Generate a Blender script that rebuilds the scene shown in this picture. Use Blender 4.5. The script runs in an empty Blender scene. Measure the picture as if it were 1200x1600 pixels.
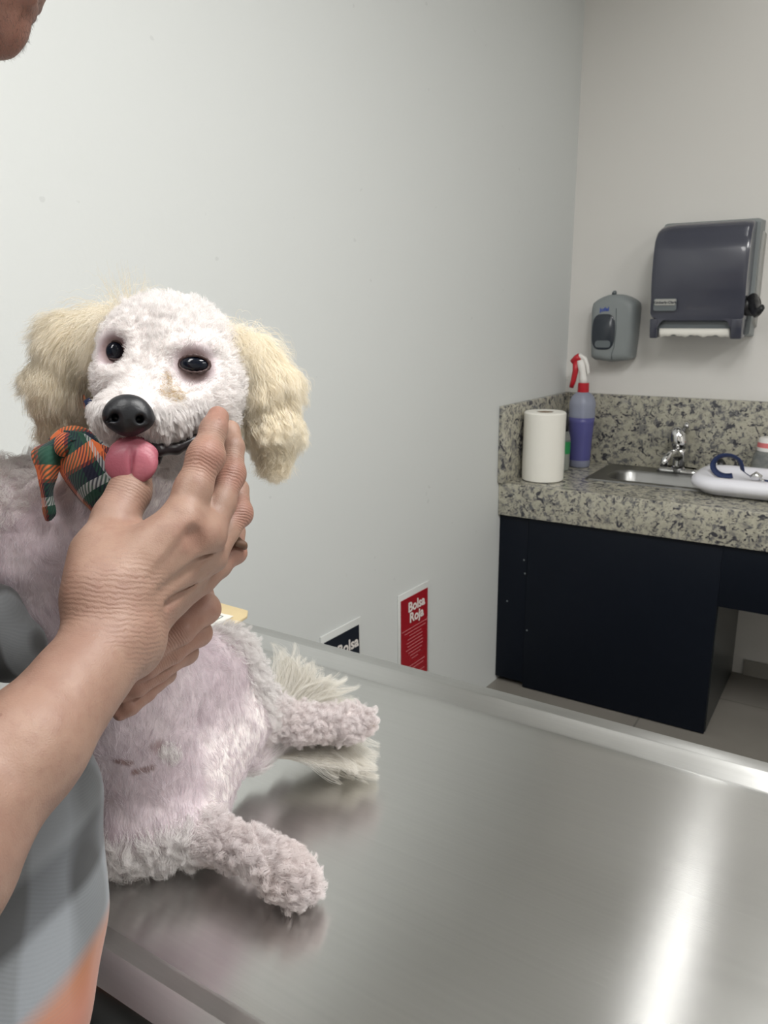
import bpy, bmesh, math, random
import numpy as np
from mathutils import Vector, Matrix, noise as mnoise
random.seed(7); rng = np.random.default_rng(7)
PI = math.pi
scn = bpy.context.scene
COL = scn.collection

# ------------------------------------------------------------------ camera
F = 1215.0                                   # focal length in pixels of the 1200x1600 frame
K = 0.8955                                   # metres per survey unit of the room
CAM = np.array([0.0, 0.0, 1.5 * K])
_dn = np.array([40., 4686., F]); _dn /= np.linalg.norm(_dn)
_a = np.array([796., 0., F]); _a[1] = -(_a[0]*_dn[0] + F*_dn[2]) / _dn[1]
_Y = _a / np.linalg.norm(_a); _X = np.cross(_Y, -_dn); _X /= np.linalg.norm(_X)
R = np.stack([_X, _Y, -_dn])                 # world = CAM + R @ (right, down, forward)
cam_data = bpy.data.cameras.new('camera')
cam_data.sensor_fit = 'VERTICAL'; cam_data.sensor_height = 24; cam_data.lens = 24 * F / 1600
cam_data.clip_start = 0.02; cam_data.clip_end = 50
cam_data.dof.use_dof = True; cam_data.dof.focus_distance = 0.62; cam_data.dof.aperture_fstop = 14
cam = bpy.data.objects.new('camera', cam_data); COL.objects.link(cam)
M = Matrix.Identity(4)
for r in range(3):
    M[r][0] = R[r, 0]; M[r][1] = -R[r, 1]; M[r][2] = -R[r, 2]; M[r][3] = CAM[r]
cam.matrix_world = M
scn.camera = cam

# ------------------------------------------------------------------ exposure, world
scn.view_settings.view_transform = 'Standard'
scn.view_settings.look = 'None'
scn.view_settings.exposure = 0.06
scn.view_settings.gamma = 1.0
scn.view_settings.use_curve_mapping = False
w = bpy.data.worlds.new('room_air'); scn.world = w; w.use_nodes = True
w.node_tree.nodes['Background'].inputs[0].default_value = (0.9, 0.95, 1.0, 1)
w.node_tree.nodes['Background'].inputs[1].default_value = 0.15
LIGHTS = [  # x, y, size_x, size_y, power   (ceiling troffers)
    (-0.36, 2.30, 0.035, 1.00, 0.8),
    (0.20, 0.72, 0.30, 1.00, 26.0),
    (-0.60, -0.55, 0.30, 1.15, 13.0),
    (1.40, 0.60, 0.30, 1.15, 20.0),
]
LIGHT_COLOR = (1.0, 0.99, 0.965)
CEIL = 2.62

# ------------------------------------------------------------------ helpers
def tag(o, label=None, cat=None, group=None, kind=None):
    if label: o['label'] = label
    if cat: o['category'] = cat
    if group: o['group'] = group
    if kind: o['kind'] = kind
    return o
def empty(name, loc, label, cat, group=None):
    o = bpy.data.objects.new(name, None); COL.objects.link(o)
    o.location = loc; o.empty_display_size = 0.05
    return tag(o, label, cat, group)
def root_of(o):
    p = np.zeros(3)
    while o is not None:
        p = p + np.array(o.location); o = o.parent
    return p
def mesh_obj(name, verts, faces, mat, parent=None, smooth=True, uvs=None, mats=None, fmat=None):
    """verts in world space; stored relative to the parent's place"""
    me = bpy.data.meshes.new(name)
    V = np.asarray(verts, dtype=np.float64)
    if parent is not None: V = V - root_of(parent)
    me.from_pydata(V.tolist(), [], [tuple(map(int, f)) for f in faces])
    if mats:
        for m in mats: me.materials.append(m)
        if fmat is not None: me.polygons.foreach_set('material_index', list(fmat))
    else: me.materials.append(mat)
    if smooth: me.polygons.foreach_set('use_smooth', [True]*len(me.polygons))
    if uvs is not None:
        ul = me.uv_layers.new(name='UVMap')
        li = np.zeros(len(me.loops), dtype=np.int32); me.loops.foreach_get('vertex_index', li)
        ul.data.foreach_set('uv', np.asarray(uvs, dtype=np.float32)[li].ravel())
    me.update()
    o = bpy.data.objects.new(name, me); COL.objects.link(o)
    if parent is not None: o.parent = parent
    return o
def bm_obj(name, bm, mat, parent=None, smooth=False, bevel=0, seg=2, autosmooth=False):
    me = bpy.data.meshes.new(name)
    if parent is not None:
        p = root_of(parent); bmesh.ops.translate(bm, verts=bm.verts, vec=(-p[0], -p[1], -p[2]))
    if bevel: bmesh.ops.bevel(bm, geom=[e for e in bm.edges if e.calc_face_angle(0) > 0.6], offset=bevel, segments=seg, affect='EDGES', profile=0.5, clamp_overlap=True)
    bmesh.ops.recalc_face_normals(bm, faces=bm.faces)
    bm.to_mesh(me); bm.free(); me.materials.append(mat)
    if smooth or bevel: me.polygons.foreach_set('use_smooth', [True]*len(me.polygons))
    if bevel or autosmooth:
        try: me.set_sharp_from_angle(angle=math.radians(42))
        except Exception: pass
    o = bpy.data.objects.new(name, me); COL.objects.link(o)
    if parent is not None: o.parent = parent
    return o
def add_box(bm, x0, x1, y0, y1, z0, z1):
    r = bmesh.ops.create_cube(bm, size=1.0)
    for v in r['verts']:
        v.co = Vector((x0 + (v.co.x + .5)*(x1-x0), y0 + (v.co.y + .5)*(y1-y0), z0 + (v.co.z + .5)*(z1-z0)))
    return r['verts']
def add_lathe(bm, cx, cy, prof, n=40, cap=True):
    rings = []
    for (r, z) in prof:
        rings.append([bm.verts.new((cx + r*math.cos(2*PI*i/n), cy + r*math.sin(2*PI*i/n), z)) for i in range(n)])
    for a, b in zip(rings[:-1], rings[1:]):
        for i in range(n): bm.faces.new((a[i], a[(i+1) % n], b[(i+1) % n], b[i]))
    if cap:
        if prof[0][0] > 1e-6: bm.faces.new(rings[0][::-1])
        if prof[-1][0] > 1e-6: bm.faces.new(rings[-1])
    bmesh.ops.remove_doubles(bm, verts=bm.verts, dist=1e-6)
def add_tube(bm, pts, rad, n=12, flat=None):
    """tube through points; rad a number or list; flat = (vector, factor) squashes along a vector"""
    P = [Vector(p) for p in pts]; N = len(P)
    rad = [rad]*N if not hasattr(rad, '__len__') else rad
    up = Vector((0, 0, 1)); rings = []
    prev = None
    for i in range(N):
        t = (P[min(i+1, N-1)] - P[max(i-1, 0)]).normalized()
        if prev is None:
            s = t.cross(up)
            if s.length < 1e-3: s = t.cross(Vector((1, 0, 0)))
            s.normalize()
        else: s = (prev - t*prev.dot(t)).normalized()
        prev = s; u = t.cross(s)
        ring = []
        for k in range(n):
            a = 2*PI*k/n; d = s*math.cos(a)*rad[i] + u*math.sin(a)*rad[i]
            if flat: fv = Vector(flat[0]).normalized(); d -= fv*d.dot(fv)*(1-flat[1])
            ring.append(bm.verts.new(P[i] + d))
        rings.append(ring)
    for a, b in zip(rings[:-1], rings[1:]):
        for k in range(n): bm.faces.new((a[k], a[(k+1) % n], b[(k+1) % n], b[k]))
    bm.faces.new(rings[0][::-1]); bm.faces.new(rings[-1])
def rrect(x0, x1, y0, y1, r, n=8):
    pts = []
    for (cx, cy, a0) in ((x1-r, y1-r, 0), (x0+r, y1-r, PI/2), (x0+r, y0+r, PI), (x1-r, y0+r, 1.5*PI)):
        for i in range(n+1):
            a = a0 + i*PI/2/n; pts.append((cx + r*math.cos(a), cy + r*math.sin(a)))
    return pts
def add_loft(bm, loops, cap0=True, cap1=True):
    rs = [[bm.verts.new(p) for p in L] for L in loops]; n = len(rs[0])
    for a, b in zip(rs[:-1], rs[1:]):
        for i in range(n): bm.faces.new((a[i], a[(i+1) % n], b[(i+1) % n], b[i]))
    if cap0: bm.faces.new(rs[0][::-1])
    if cap1: bm.faces.new(rs[-1])

# ------------------------------------------------------------------ materials
def srgb(r, g, b):
    f = lambda c: (c/255/12.92 if c/255 <= .04045 else ((c/255+.055)/1.055)**2.4)
    return (f(r), f(g), f(b), 1)
class Mat:
    def __init__(s, name, color=(.8, .8, .8, 1), rough=.5, metal=0, **kw):
        s.m = bpy.data.materials.new(name); s.m.use_nodes = True
        s.nt = s.m.node_tree; s.b = s.nt.nodes['Principled BSDF']
        s.b.inputs['Base Color'].default_value = color; s.b.inputs['Roughness'].default_value = rough
        s.b.inputs['Metallic'].default_value = metal
        for k, v in kw.items(): s.b.inputs[k.replace('_', ' ')].default_value = v
        s._co = None
    def n(s, t, **kw):
        nd = s.nt.nodes.new(t)
        for k, v in kw.items(): setattr(nd, k, v)
        return nd
    def l(s, a, b): s.nt.links.new(a, b)
    def co(s, scale=(1, 1, 1), kind='Object', rot=(0, 0, 0)):
        tc = s.n('ShaderNodeTexCoord'); mp = s.n('ShaderNodeMapping')
        mp.inputs['Scale'].default_value = scale; mp.inputs['Rotation'].default_value = rot
        s.l(tc.outputs[kind], mp.inputs['Vector']); return mp.outputs['Vector']
    def noise(s, vec, scale, detail=4, rough=.55, dist=0):
        nd = s.n('ShaderNodeTexNoise'); s.l(vec, nd.inputs['Vector'])
        nd.inputs['Scale'].default_value = scale; nd.inputs['Detail'].default_value = detail
        nd.inputs['Roughness'].default_value = rough; nd.inputs['Distortion'].default_value = dist
        return nd.outputs['Fac']
    def ramp(s, fac, stops, interp='LINEAR'):
        nd = s.n('ShaderNodeValToRGB'); cr = nd.color_ramp; cr.interpolation = interp
        while len(cr.elements) > 1: cr.elements.remove(cr.elements[0])
        cr.elements[0].position = stops[0][0]; cr.elements[0].color = stops[0][1]
        for p, c in stops[1:]:
            e = cr.elements.new(p); e.color = c
        s.l(fac, nd.inputs['Fac']); return nd.outputs['Color']
    def mix(s, fac, a, b, mode='MIX'):
        nd = s.n('ShaderNodeMix', data_type='RGBA', blend_type=mode)
        for sock, v in ((nd.inputs[0], fac), (nd.inputs[6], a), (nd.inputs[7], b)):
            if isinstance(v, (int, float, tuple)): sock.default_value = v
            else: s.l(v, sock)
        return nd.outputs[2]
    def math(s, op, a, b=0.0):
        nd = s.n('ShaderNodeMath', operation=op)
        for sock, v in ((nd.inputs[0], a), (nd.inputs[1], b)):
            if isinstance(v, (int, float)): sock.default_value = v
            else: s.l(v, sock)
        return nd.outputs[0]
    def color(s, c): s.l(c, s.b.inputs['Base Color'])
    def bump(s, h, strength=.3, dist=.001):
        nd = s.n('ShaderNodeBump'); nd.inputs['Strength'].default_value = strength
        nd.inputs['Distance'].default_value = dist; s.l(h, nd.inputs['Height'])
        if s.b.inputs['Normal'].links: s.l(s.b.inputs['Normal'].links[0].from_socket, nd.inputs['Normal'])
        s.l(nd.outputs['Normal'], s.b.inputs['Normal'])
g = lambda v: (v, v, v, 1)

def paint(name, c):
    m = Mat(name, c, .55)
    v = m.co(); n1 = m.noise(v, 55, 3); n2 = m.noise(v, 4, 3)
    m.bump(n1, .25, .0012); m.bump(n2, .2, .004)
    sp = m.noise(v, 33, 1)
    spots = m.ramp(sp, [(0, g(0)), (.78, g(0)), (.80, g(1))])
    m.color(m.mix(m.math('MULTIPLY', spots, .25), c, tuple(x*.6 for x in c[:3]) + (1,)))
    return m.m
WALL_A = paint('wall_paint_cool', srgb(216, 219, 218))
WALL_B = paint('wall_paint_warm', srgb(222, 220, 216))
CEILM = Mat('ceiling_tile', srgb(225, 225, 222), .8).m
def floor_mat():
    m = Mat('floor_tile', srgb(120, 116, 110), .35)
    v = m.co(); br = m.n('ShaderNodeTexBrick'); m.l(v, br.inputs['Vector'])
    br.offset = 0; br.inputs['Scale'].default_value = 1; br.inputs['Brick Width'].default_value = .55; br.inputs['Row Height'].default_value = .55
    br.inputs['Mortar Size'].default_value = .003
    br.inputs['Color1'].default_value = srgb(124, 119, 112); br.inputs['Color2'].default_value = srgb(118, 114, 108); br.inputs['Mortar'].default_value = srgb(80, 78, 74)
    n1 = m.noise(v, 9, 5)
    m.color(m.mix(m.math('MULTIPLY', n1, .4), br.outputs['Color'], srgb(150, 146, 138))); return m.m
FLOOR = floor_mat()
SKIRT = Mat('skirting_tile', srgb(150, 147, 140), .4).m
def steel(name, base, rough, sx=1.5, sy=220, bump=.12, an=.5):
    m = Mat(name, g(base), rough, 1.0)
    v = m.co((sx, sy, sy)); n1 = m.noise(v, 1.5, 5, .7)
    v2 = m.co((1, 1, 1)); n2 = m.noise(v2, 7, 4)
    n3 = m.noise(m.co((6, 60, 60), rot=(0, 0, .35)), 3, 3, .6)
    m.bump(n1, bump, .0004); m.bump(n2, .12, .0012)
    base_c = m.mix(n1, tuple([base*.90]*2 + [base*.885, 1]), tuple([base*1.05]*2 + [base*1.03, 1]))
    sc = m.ramp(n3, [(0, g(0)), (.70, g(0)), (.76, g(1))])
    base_c = m.mix(m.math('MULTIPLY', sc, .12), base_c, g(.9))
    m.color(base_c)
    r = m.math('ADD', m.math('MULTIPLY', n2, .10), rough-.05); m.l(r, m.b.inputs['Roughness'])
    m.b.inputs['Anisotropic'].default_value = an
    tg = m.n('ShaderNodeCombineXYZ'); tg.inputs[1].default_value = 1      # highlights spread across the brushing
    m.l(tg.outputs[0], m.b.inputs['Tangent'])
    return m.m
STEEL = steel('brushed_steel', .70, .22, an=.85)
STEEL_RIM = steel('brushed_steel_rim', .56, .30)
SINK = steel('sink_steel', .28, .30, 6, 120, .1, .2)
CHROME = Mat('chrome', g(.75), .08, 1).m
def granite():
    m = Mat('speckled_granite', g(.5), .22)
    v = m.co(); a = m.noise(v, 26, 6, .62, .6); b = m.noise(v, 60, 5, .7, .4); c = m.noise(v, 8, 4)
    base = m.ramp(a, [(.30, srgb(124, 123, 120)), (.44, srgb(168, 165, 150)), (.58, srgb(186, 182, 165)), (.72, srgb(150, 149, 144))])
    k = m.ramp(b, [(0, g(1)), (.40, g(1)), (.50, g(0))])
    out = m.mix(k, base, srgb(104, 104, 106))
    vo = m.n('ShaderNodeTexVoronoi'); m.l(m.mix(.06, v, m.n('ShaderNodeTexNoise').outputs['Color']), vo.inputs['Vector'])
    vo.inputs['Scale'].default_value = 62; vo.inputs['Randomness'].default_value = 1
    d = m.noise(v, 34, 3, .6, .8)
    k2 = m.ramp(d, [(0, g(1)), (.375, g(1)), (.425, g(0))])
    out = m.mix(k2, out, srgb(66, 66, 72))
    k3 = m.ramp(vo.outputs['Distance'], [(0, g(1)), (.16, g(1)), (.24, g(0))])
    out = m.mix(m.math('MULTIPLY', k3, m.math('GREATER_THAN', c, .52)), out, srgb(58, 58, 64))
    m.color(out); return m.m
GRANITE = granite()
NAVY = Mat('navy_laminate', (.0022, .0045, .010, 1), .5, Specular_IOR_Level=.2).m
NAVY_SIDE = Mat('navy_laminate_edge', (.012, .016, .018, 1), .30).m
def skin_mat(name, c1, c2, c3, wr=1.0):
    m = Mat(name, c1, .52, 0)
    v = m.co(); a = m.noise(v, 28, 5, .6); b = m.noise(v, 110, 4, .6); e = m.noise(v, 420, 3, .6)
    c = m.mix(m.ramp(a, [(.35, g(0)), (.65, g(1))]), c1, c2)
    c = m.mix(m.math('MULTIPLY', m.ramp(b, [(.5, g(0)), (.72, g(1))]), .5), c, c3)
    at = m.n('ShaderNodeAttribute', attribute_name='red'); 
    c = m.mix(m.math('MULTIPLY', at.outputs['Fac'], .45), c, srgb(146, 90, 78))
    mo = m.n('ShaderNodeTexVoronoi'); m.l(v, mo.inputs['Vector']); mo.inputs['Scale'].default_value = 55
    c = m.mix(m.math('MULTIPLY', m.ramp(mo.outputs['Distance'], [(0, g(1)), (.05, g(1)), (.085, g(0))]), m.math('MULTIPLY', m.math('GREATER_THAN', b, .55), .5)), c, srgb(110, 74, 58))
    m.color(c)
    ph = m.n('ShaderNodeAttribute', attribute_name='fold_phase'); fm = m.n('ShaderNodeAttribute', attribute_name='fold_mask')
    sn = m.math('SINE', m.math('ADD', m.math('MULTIPLY', ph.outputs['Fac'], 2*PI), m.math('ADD', m.math('MULTIPLY', b, 10.0), m.math('MULTIPLY', a, 22.0))))
    m.bump(m.math('MULTIPLY', sn, fm.outputs['Fac']), .8, .0007)
    vo = m.n('ShaderNodeTexVoronoi', feature='DISTANCE_TO_EDGE'); m.l(v, vo.inputs['Vector']); vo.inputs['Scale'].default_value = 620
    m.bump(a, .18*wr, .004); m.bump(b, .22*wr, .0016); m.bump(vo.outputs['Distance'], .30*wr, .0006); m.bump(e, .15, .0005)
    m.b.inputs['Subsurface Weight'].default_value = .12
    m.b.inputs['Subsurface Radius'].default_value = (.008, .003, .002)
    m.b.inputs['Subsurface Scale'].default_value = 1.0
    return m.m
SKIN = skin_mat('human_skin', srgb(150, 121, 105), srgb(140, 109, 95), srgb(132, 98, 86))
def dogskin():
    m = Mat('dog_skin', srgb(215, 195, 198), .6)
    v = m.co(); a = m.noise(v, 24, 5, .6); b = m.noise(v, 190, 4, .6); s = m.noise(m.co((300, 300, 90)), 1, 4, .6)
    c = m.mix(m.ramp(a, [(.35, g(0)), (.65, g(1))]), srgb(198, 184, 190), srgb(182, 166, 174))
    pk = m.n('ShaderNodeAttribute', attribute_name='pink'); dk = m.n('ShaderNodeAttribute', attribute_name='dark')
    c = m.mix(m.math('SUBTRACT', 1.0, pk.outputs['Fac']), c, srgb(235, 228, 226))
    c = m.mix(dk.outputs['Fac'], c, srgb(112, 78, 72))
    m.color(c); m.bump(a, .2, .004); m.bump(s, .5, .0012); m.bump(b, .3, .0008)
    m.b.inputs['Subsurface Weight'].default_value = .1
    m.b.inputs['Subsurface Radius'].default_value = (.006, .003, .003); m.b.inputs['Subsurface Scale'].default_value = 1
    return m.m
DOGSKIN = dogskin()
def fur_mat(name, c1, c2, dirt=None):
    m = Mat(name, c1, .55)
    hi = m.n('ShaderNodeHairInfo')
    c = m.mix(hi.outputs['Random'], c1, c2)
    if dirt:
        n1 = m.noise(m.co(), 22, 3); c = m.mix(m.math('MULTIPLY', m.ramp(n1, [(.4, g(0)), (.7, g(1))]), .6), c, dirt)
    m.color(c); m.b.inputs['Specular IOR Level'].default_value = .25
    m.b.inputs['Transmission Weight'].default_value = 0
    tr = m.n('ShaderNodeBsdfTranslucent'); m.l(c, tr.inputs['Color'])
    mx = m.n('ShaderNodeMixShader'); mx.inputs[0].default_value = .42
    out = m.nt.nodes['Material Output']
    m.l(m.b.outputs[0], mx.inputs[1]); m.l(tr.outputs[0], mx.inputs[2]); m.l(mx.outputs[0], out.inputs['Surface'])
    return m.m
FUR_W = fur_mat('white_fur', srgb(252, 250, 249), srgb(226, 222, 221))
FUR_P = fur_mat('thin_body_fur', srgb(238, 231, 234), srgb(212, 202, 208))
FUR_LEG = fur_mat('leg_fur', srgb(252, 249, 249), srgb(234, 226, 226), srgb(244, 236, 234))
FUR_C = fur_mat('cream_ear_fur', srgb(254, 250, 240), srgb(238, 229, 209), srgb(246, 237, 218))
FUR_T = fur_mat('tail_fur', srgb(252, 250, 246), srgb(226, 222, 212))
FUR_TAN = fur_mat('tear_stained_fur', srgb(214, 196, 160), srgb(190, 166, 130))
HAIR_H = fur_mat('grey_hair', srgb(120, 112, 108), srgb(90, 82, 78))
NOSE = Mat('dog_nose', (.008, .009, .012, 1), .42)
_v = NOSE.co(); _vo = NOSE.n('ShaderNodeTexVoronoi'); NOSE.l(_v, _vo.inputs['Vector']); _vo.inputs['Scale'].default_value = 700
NOSE.bump(_vo.outputs['Distance'], .25, .0003); NOSE = NOSE.m
EYE = Mat('dog_eye', (.004, .006, .012, 1), .10, 0, Specular_IOR_Level=.35).m
LIP = Mat('dog_lip', (.018, .014, .016, 1), .35).m
NAIL = Mat('dog_nail', srgb(196, 176, 150), .4).m
def tongue_mat():
    m = Mat('dog_tongue', srgb(176, 98, 112), .45)
    v = m.co(); a = m.noise(v, 40, 4); b = m.noise(v, 600, 2)
    m.color(m.mix(m.ramp(a, [(.35, g(0)), (.65, g(1))]), srgb(172, 100, 112), srgb(150, 80, 94)))
    m.bump(b, .4, .0006); m.b.inputs['Subsurface Weight'].default_value = .15
    m.b.inputs['Subsurface Radius'].default_value = (.008, .003, .002); m.b.inputs['Subsurface Scale'].default_value = 1
    return m.m
TONGUE = tongue_mat()
def plaid(name, warp, weft, size, thread=900, fine=.35, rough=.8, rot=0, soft=False):
    """woven plaid on UV in metres: warp/weft = [(pos, colour)...] over one repeat"""
    m = Mat(name, g(.5), rough)
    tc = m.n('ShaderNodeTexCoord'); mp = m.n('ShaderNodeMapping'); mp.inputs['Rotation'].default_value = (0, 0, rot)
    m.l(tc.outputs['UV'], mp.inputs['Vector'])
    sp = m.n('ShaderNodeSeparateXYZ'); m.l(mp.outputs['Vector'], sp.inputs[0])
    su, sv = size if isinstance(size, tuple) else (size, size)
    u = m.math('FRACT', m.math('DIVIDE', sp.outputs['X'], su)); v = m.math('FRACT', m.math('DIVIDE', sp.outputs['Y'], sv))
    it = 'LINEAR' if soft else 'CONSTANT'
    cu = m.ramp(u, warp, it); cv = m.ramp(v, weft, it)
    tw = m.math('SINE', m.math('MULTIPLY', m.math('ADD', sp.outputs['X'], sp.outputs['Y']), thread*2*PI/2))
    k = m.math('ADD', m.math('MULTIPLY', tw, fine), .5)
    m.color(m.mix(k, cu, cv)); m.bump(tw, .03 if soft else .25, .0004)
    m.bump(m.noise(m.co(kind='UV'), 60, 4), .3, .002)
    m.b.inputs['Sheen Weight'].default_value = .15
    return m.m
_or, _gr, _nv, _wh, _rd, _ol = srgb(236, 120, 62), srgb(28, 78, 62), srgb(18, 26, 52), srgb(196, 200, 200), srgb(150, 60, 44), srgb(110, 84, 48)
BANDANA = plaid('bandana_plaid', [(0, _or), (.16, _rd), (.20, _gr), (.46, _nv), (.58, _gr), (.66, _wh), (.74, _or), (.84, _nv)],
                [(0, _nv), (.22, _gr), (.44, _or), (.60, _rd), (.64, _nv), (.80, _wh), (.90, _gr)], .072, 500, .45)
SHIRT = plaid('shirt_plaid',
              [(0, srgb(70, 71, 73)), (.14, srgb(70, 71, 73)), (.17, srgb(112, 116, 122)), (.30, srgb(116, 120, 126)), (.33, srgb(52, 53, 55)), (.46, srgb(56, 57, 59)), (.49, srgb(104, 107, 110)), (.62, srgb(108, 111, 114)), (.65, srgb(60, 61, 63)), (.78, srgb(58, 59, 61)), (.81, srgb(134, 138, 142)), (.94, srgb(126, 130, 134)), (.97, srgb(70, 71, 73))],
              [(0, srgb(205, 104, 34)), (.05, srgb(196, 112, 48)), (.085, srgb(138, 143, 148)), (.155, srgb(140, 145, 150)), (.175, srgb(62, 63, 65)), (.235, srgb(66, 67, 69)), (.255, srgb(122, 125, 128)), (.32, srgb(118, 121, 124)), (.34, srgb(50, 51, 53)), (.42, srgb(54, 55, 57)), (.44, srgb(130, 133, 137)), (.50, srgb(126, 129, 133)), (.52, srgb(56, 56, 56)), (.80, srgb(66, 66, 66)), (.84, srgb(90, 90, 90)), (.90, srgb(66, 66, 66)), (.95, srgb(205, 104, 34))],
              (.105, .38), 900, .03, .85, 0, True)
NAVYCLOTH = Mat('navy_webbing', srgb(24, 42, 84), .7).m
BLACKP = Mat('black_plastic', (.012, .012, .014, 1), .35).m
# smoky plastic, grey plastic, etc.
SMOKE = Mat('smoky_blue_plastic', srgb(66, 68, 80), .22, 0)
SMOKE.b.inputs['Coat Weight'].default_value = .3; SMOKE = SMOKE.m
GREYP = Mat('grey_plastic', srgb(136, 142, 143), .45).m
GREYP2 = Mat('light_grey_plastic', srgb(168, 168, 164), .5).m
GREYD = Mat('dark_window_plastic', srgb(48, 54, 62), .2).m
GREYM = Mat('mid_grey_plastic', srgb(100, 107, 110), .3).m
PAPER = Mat('white_paper', srgb(238, 236, 228), .85)
_n = PAPER.noise(PAPER.co((60, 60, 260)), 6, 3); PAPER.bump(_n, .25, .002); PAPER = PAPER.m
CARD = Mat('cardboard_tube', srgb(112, 92, 70), .8).m
MANILA = Mat('manila_folder', srgb(214, 194, 152), .7).m
WHITEP = Mat('white_plastic', srgb(236, 236, 244), .3).m
WHITEG = Mat('white_trigger_plastic', srgb(232, 230, 226), .35).m
REDP = Mat('red_plastic', srgb(186, 30, 44), .35).m
REDSIGN = Mat('red_sign', srgb(156, 24, 36), .4).m
BLACKSIGN = Mat('black_sign', (.006, .010, .020, 1), .3).m
SIGNW = Mat('sign_holder', srgb(214, 216, 214), .35).m
SIGNTXT = Mat('sign_lettering', srgb(226, 220, 216), .6).m
SIGNTXT2 = Mat('sign_small_print', srgb(206, 120, 124), .6).m
BLUETXT = Mat('blue_lettering', srgb(60, 84, 168), .5).m
GREENL = Mat('green_label', srgb(38, 138, 78), .5).m
YELLOWL = Mat('yellow_label', srgb(232, 206, 96), .5).m
BOTTLE = Mat('translucent_bottle', srgb(200, 206, 226), .25, 0, Transmission_Weight=.6, IOR=1.3).m
LIQUID = Mat('violet_liquid', srgb(108, 108, 172), .15, 0, Transmission_Weight=.35, IOR=1.33).m
GLASSY = Mat('clear_plastic', srgb(232, 236, 236), .08, 0, Transmission_Weight=.85, IOR=1.3).m
PALELIQ = Mat('pale_liquid', srgb(206, 210, 196), .2, 0, Transmission_Weight=.4, IOR=1.33).m
JEANS = Mat('dark_trousers', srgb(40, 44, 58), .85).m
METALD = Mat('painted_leg_metal', srgb(60, 62, 66), .4, .6).m
BROWN = Mat('brown_band', srgb(92, 66, 48), .6).m
EMI = bpy.data.materials.new('light_diffuser'); EMI.use_nodes = True
_e = EMI.node_tree.nodes['Principled BSDF']; _e.inputs['Base Color'].default_value = g(.9)
_e.inputs['Emission Color'].default_value = (*LIGHT_COLOR, 1); _e.inputs['Emission Strength'].default_value = 5

# ------------------------------------------------------------------ setting
def U(x, y, z): return (x*K, y*K, z*K)             # room survey units -> metres
YB = 3.35*K
def wall_x(y): return (-1.176 - .055*(3.35 - y/K))*K   # the left wall stands a little off square
Y0, XR = -1.6, 2.3
def struct(name, bm, mat, **kw):
    o = bm_obj(name, bm, mat, **kw); o['kind'] = 'structure'; return o
bm = bmesh.new(); add_box(bm, -1.75, XR+.1, Y0-.1, YB+.1, -.1, 0); struct('floor', bm, FLOOR)
bm = bmesh.new(); add_box(bm, -1.75, XR+.1, Y0-.1, YB+.1, CEIL, CEIL+.1); struct('ceiling', bm, CEILM)
bm = bmesh.new(); add_box(bm, -1.5, XR+.1, YB, YB+.1, 0, CEIL); struct('wall_back', bm, WALL_B)
bm = bmesh.new(); add_box(bm, XR, XR+.1, Y0, YB, 0, CEIL); struct('wall_right', bm, WALL_B)
bm = bmesh.new(); add_box(bm, -1.75, XR, Y0-.1, Y0, 0, CEIL); struct('wall_front', bm, WALL_B)
bm = bmesh.new(); vs = add_box(bm, 0, 1, Y0, YB, 0, CEIL)
for v in vs: v.co.x = wall_x(v.co.y) - (.1 if v.co.x < .5 else 0)
struct('wall_left', bm, WALL_A)
bm = bmesh.new(); add_box(bm, -.34*K, XR-.001, YB-.012, YB-.0005, 0, .062); struct('baseboard_back', bm, SKIRT, bevel=.003)

for i, (x, y, sx, sy, pw) in enumerate(LIGHTS):
    lab = ['narrow white ceiling light between the exam table and the sink wall', 'wide white ceiling light panel over the right of the room',
           'white ceiling light panel behind the camera on the left', 'white ceiling light panel behind the camera on the right'][i]
    t = empty('ceiling_light', (x, y, CEIL-.04), lab, 'ceiling light', 'ceiling light panels')
    bm = bmesh.new(); a = .025
    add_box(bm, x-sx/2-a, x-sx/2, y-sy/2-a, y+sy/2+a, CEIL-.04, CEIL-.0005); add_box(bm, x+sx/2, x+sx/2+a, y-sy/2-a, y+sy/2+a, CEIL-.04, CEIL-.0005)
    add_box(bm, x-sx/2, x+sx/2, y-sy/2-a, y-sy/2, CEIL-.04, CEIL-.0005); add_box(bm, x-sx/2, x+sx/2, y+sy/2, y+sy/2+a, CEIL-.04, CEIL-.0005)
    bm_obj('frame', bm, GREYP2, t)
    bm = bmesh.new(); add_box(bm, x-sx/2, x+sx/2, y-sy/2, y+sy/2, CEIL-.03, CEIL-.02); bm_obj('diffuser', bm, EMI, t)
    ld = bpy.data.lights.new('panel_lamp', 'AREA'); ld.shape = 'RECTANGLE'; ld.size = sx; ld.size_y = sy; ld.energy = pw; ld.color = LIGHT_COLOR
    lo = bpy.data.objects.new('panel_lamp', ld); COL.objects.link(lo); lo.parent = t; lo.location = (0, 0, -.005)

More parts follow.
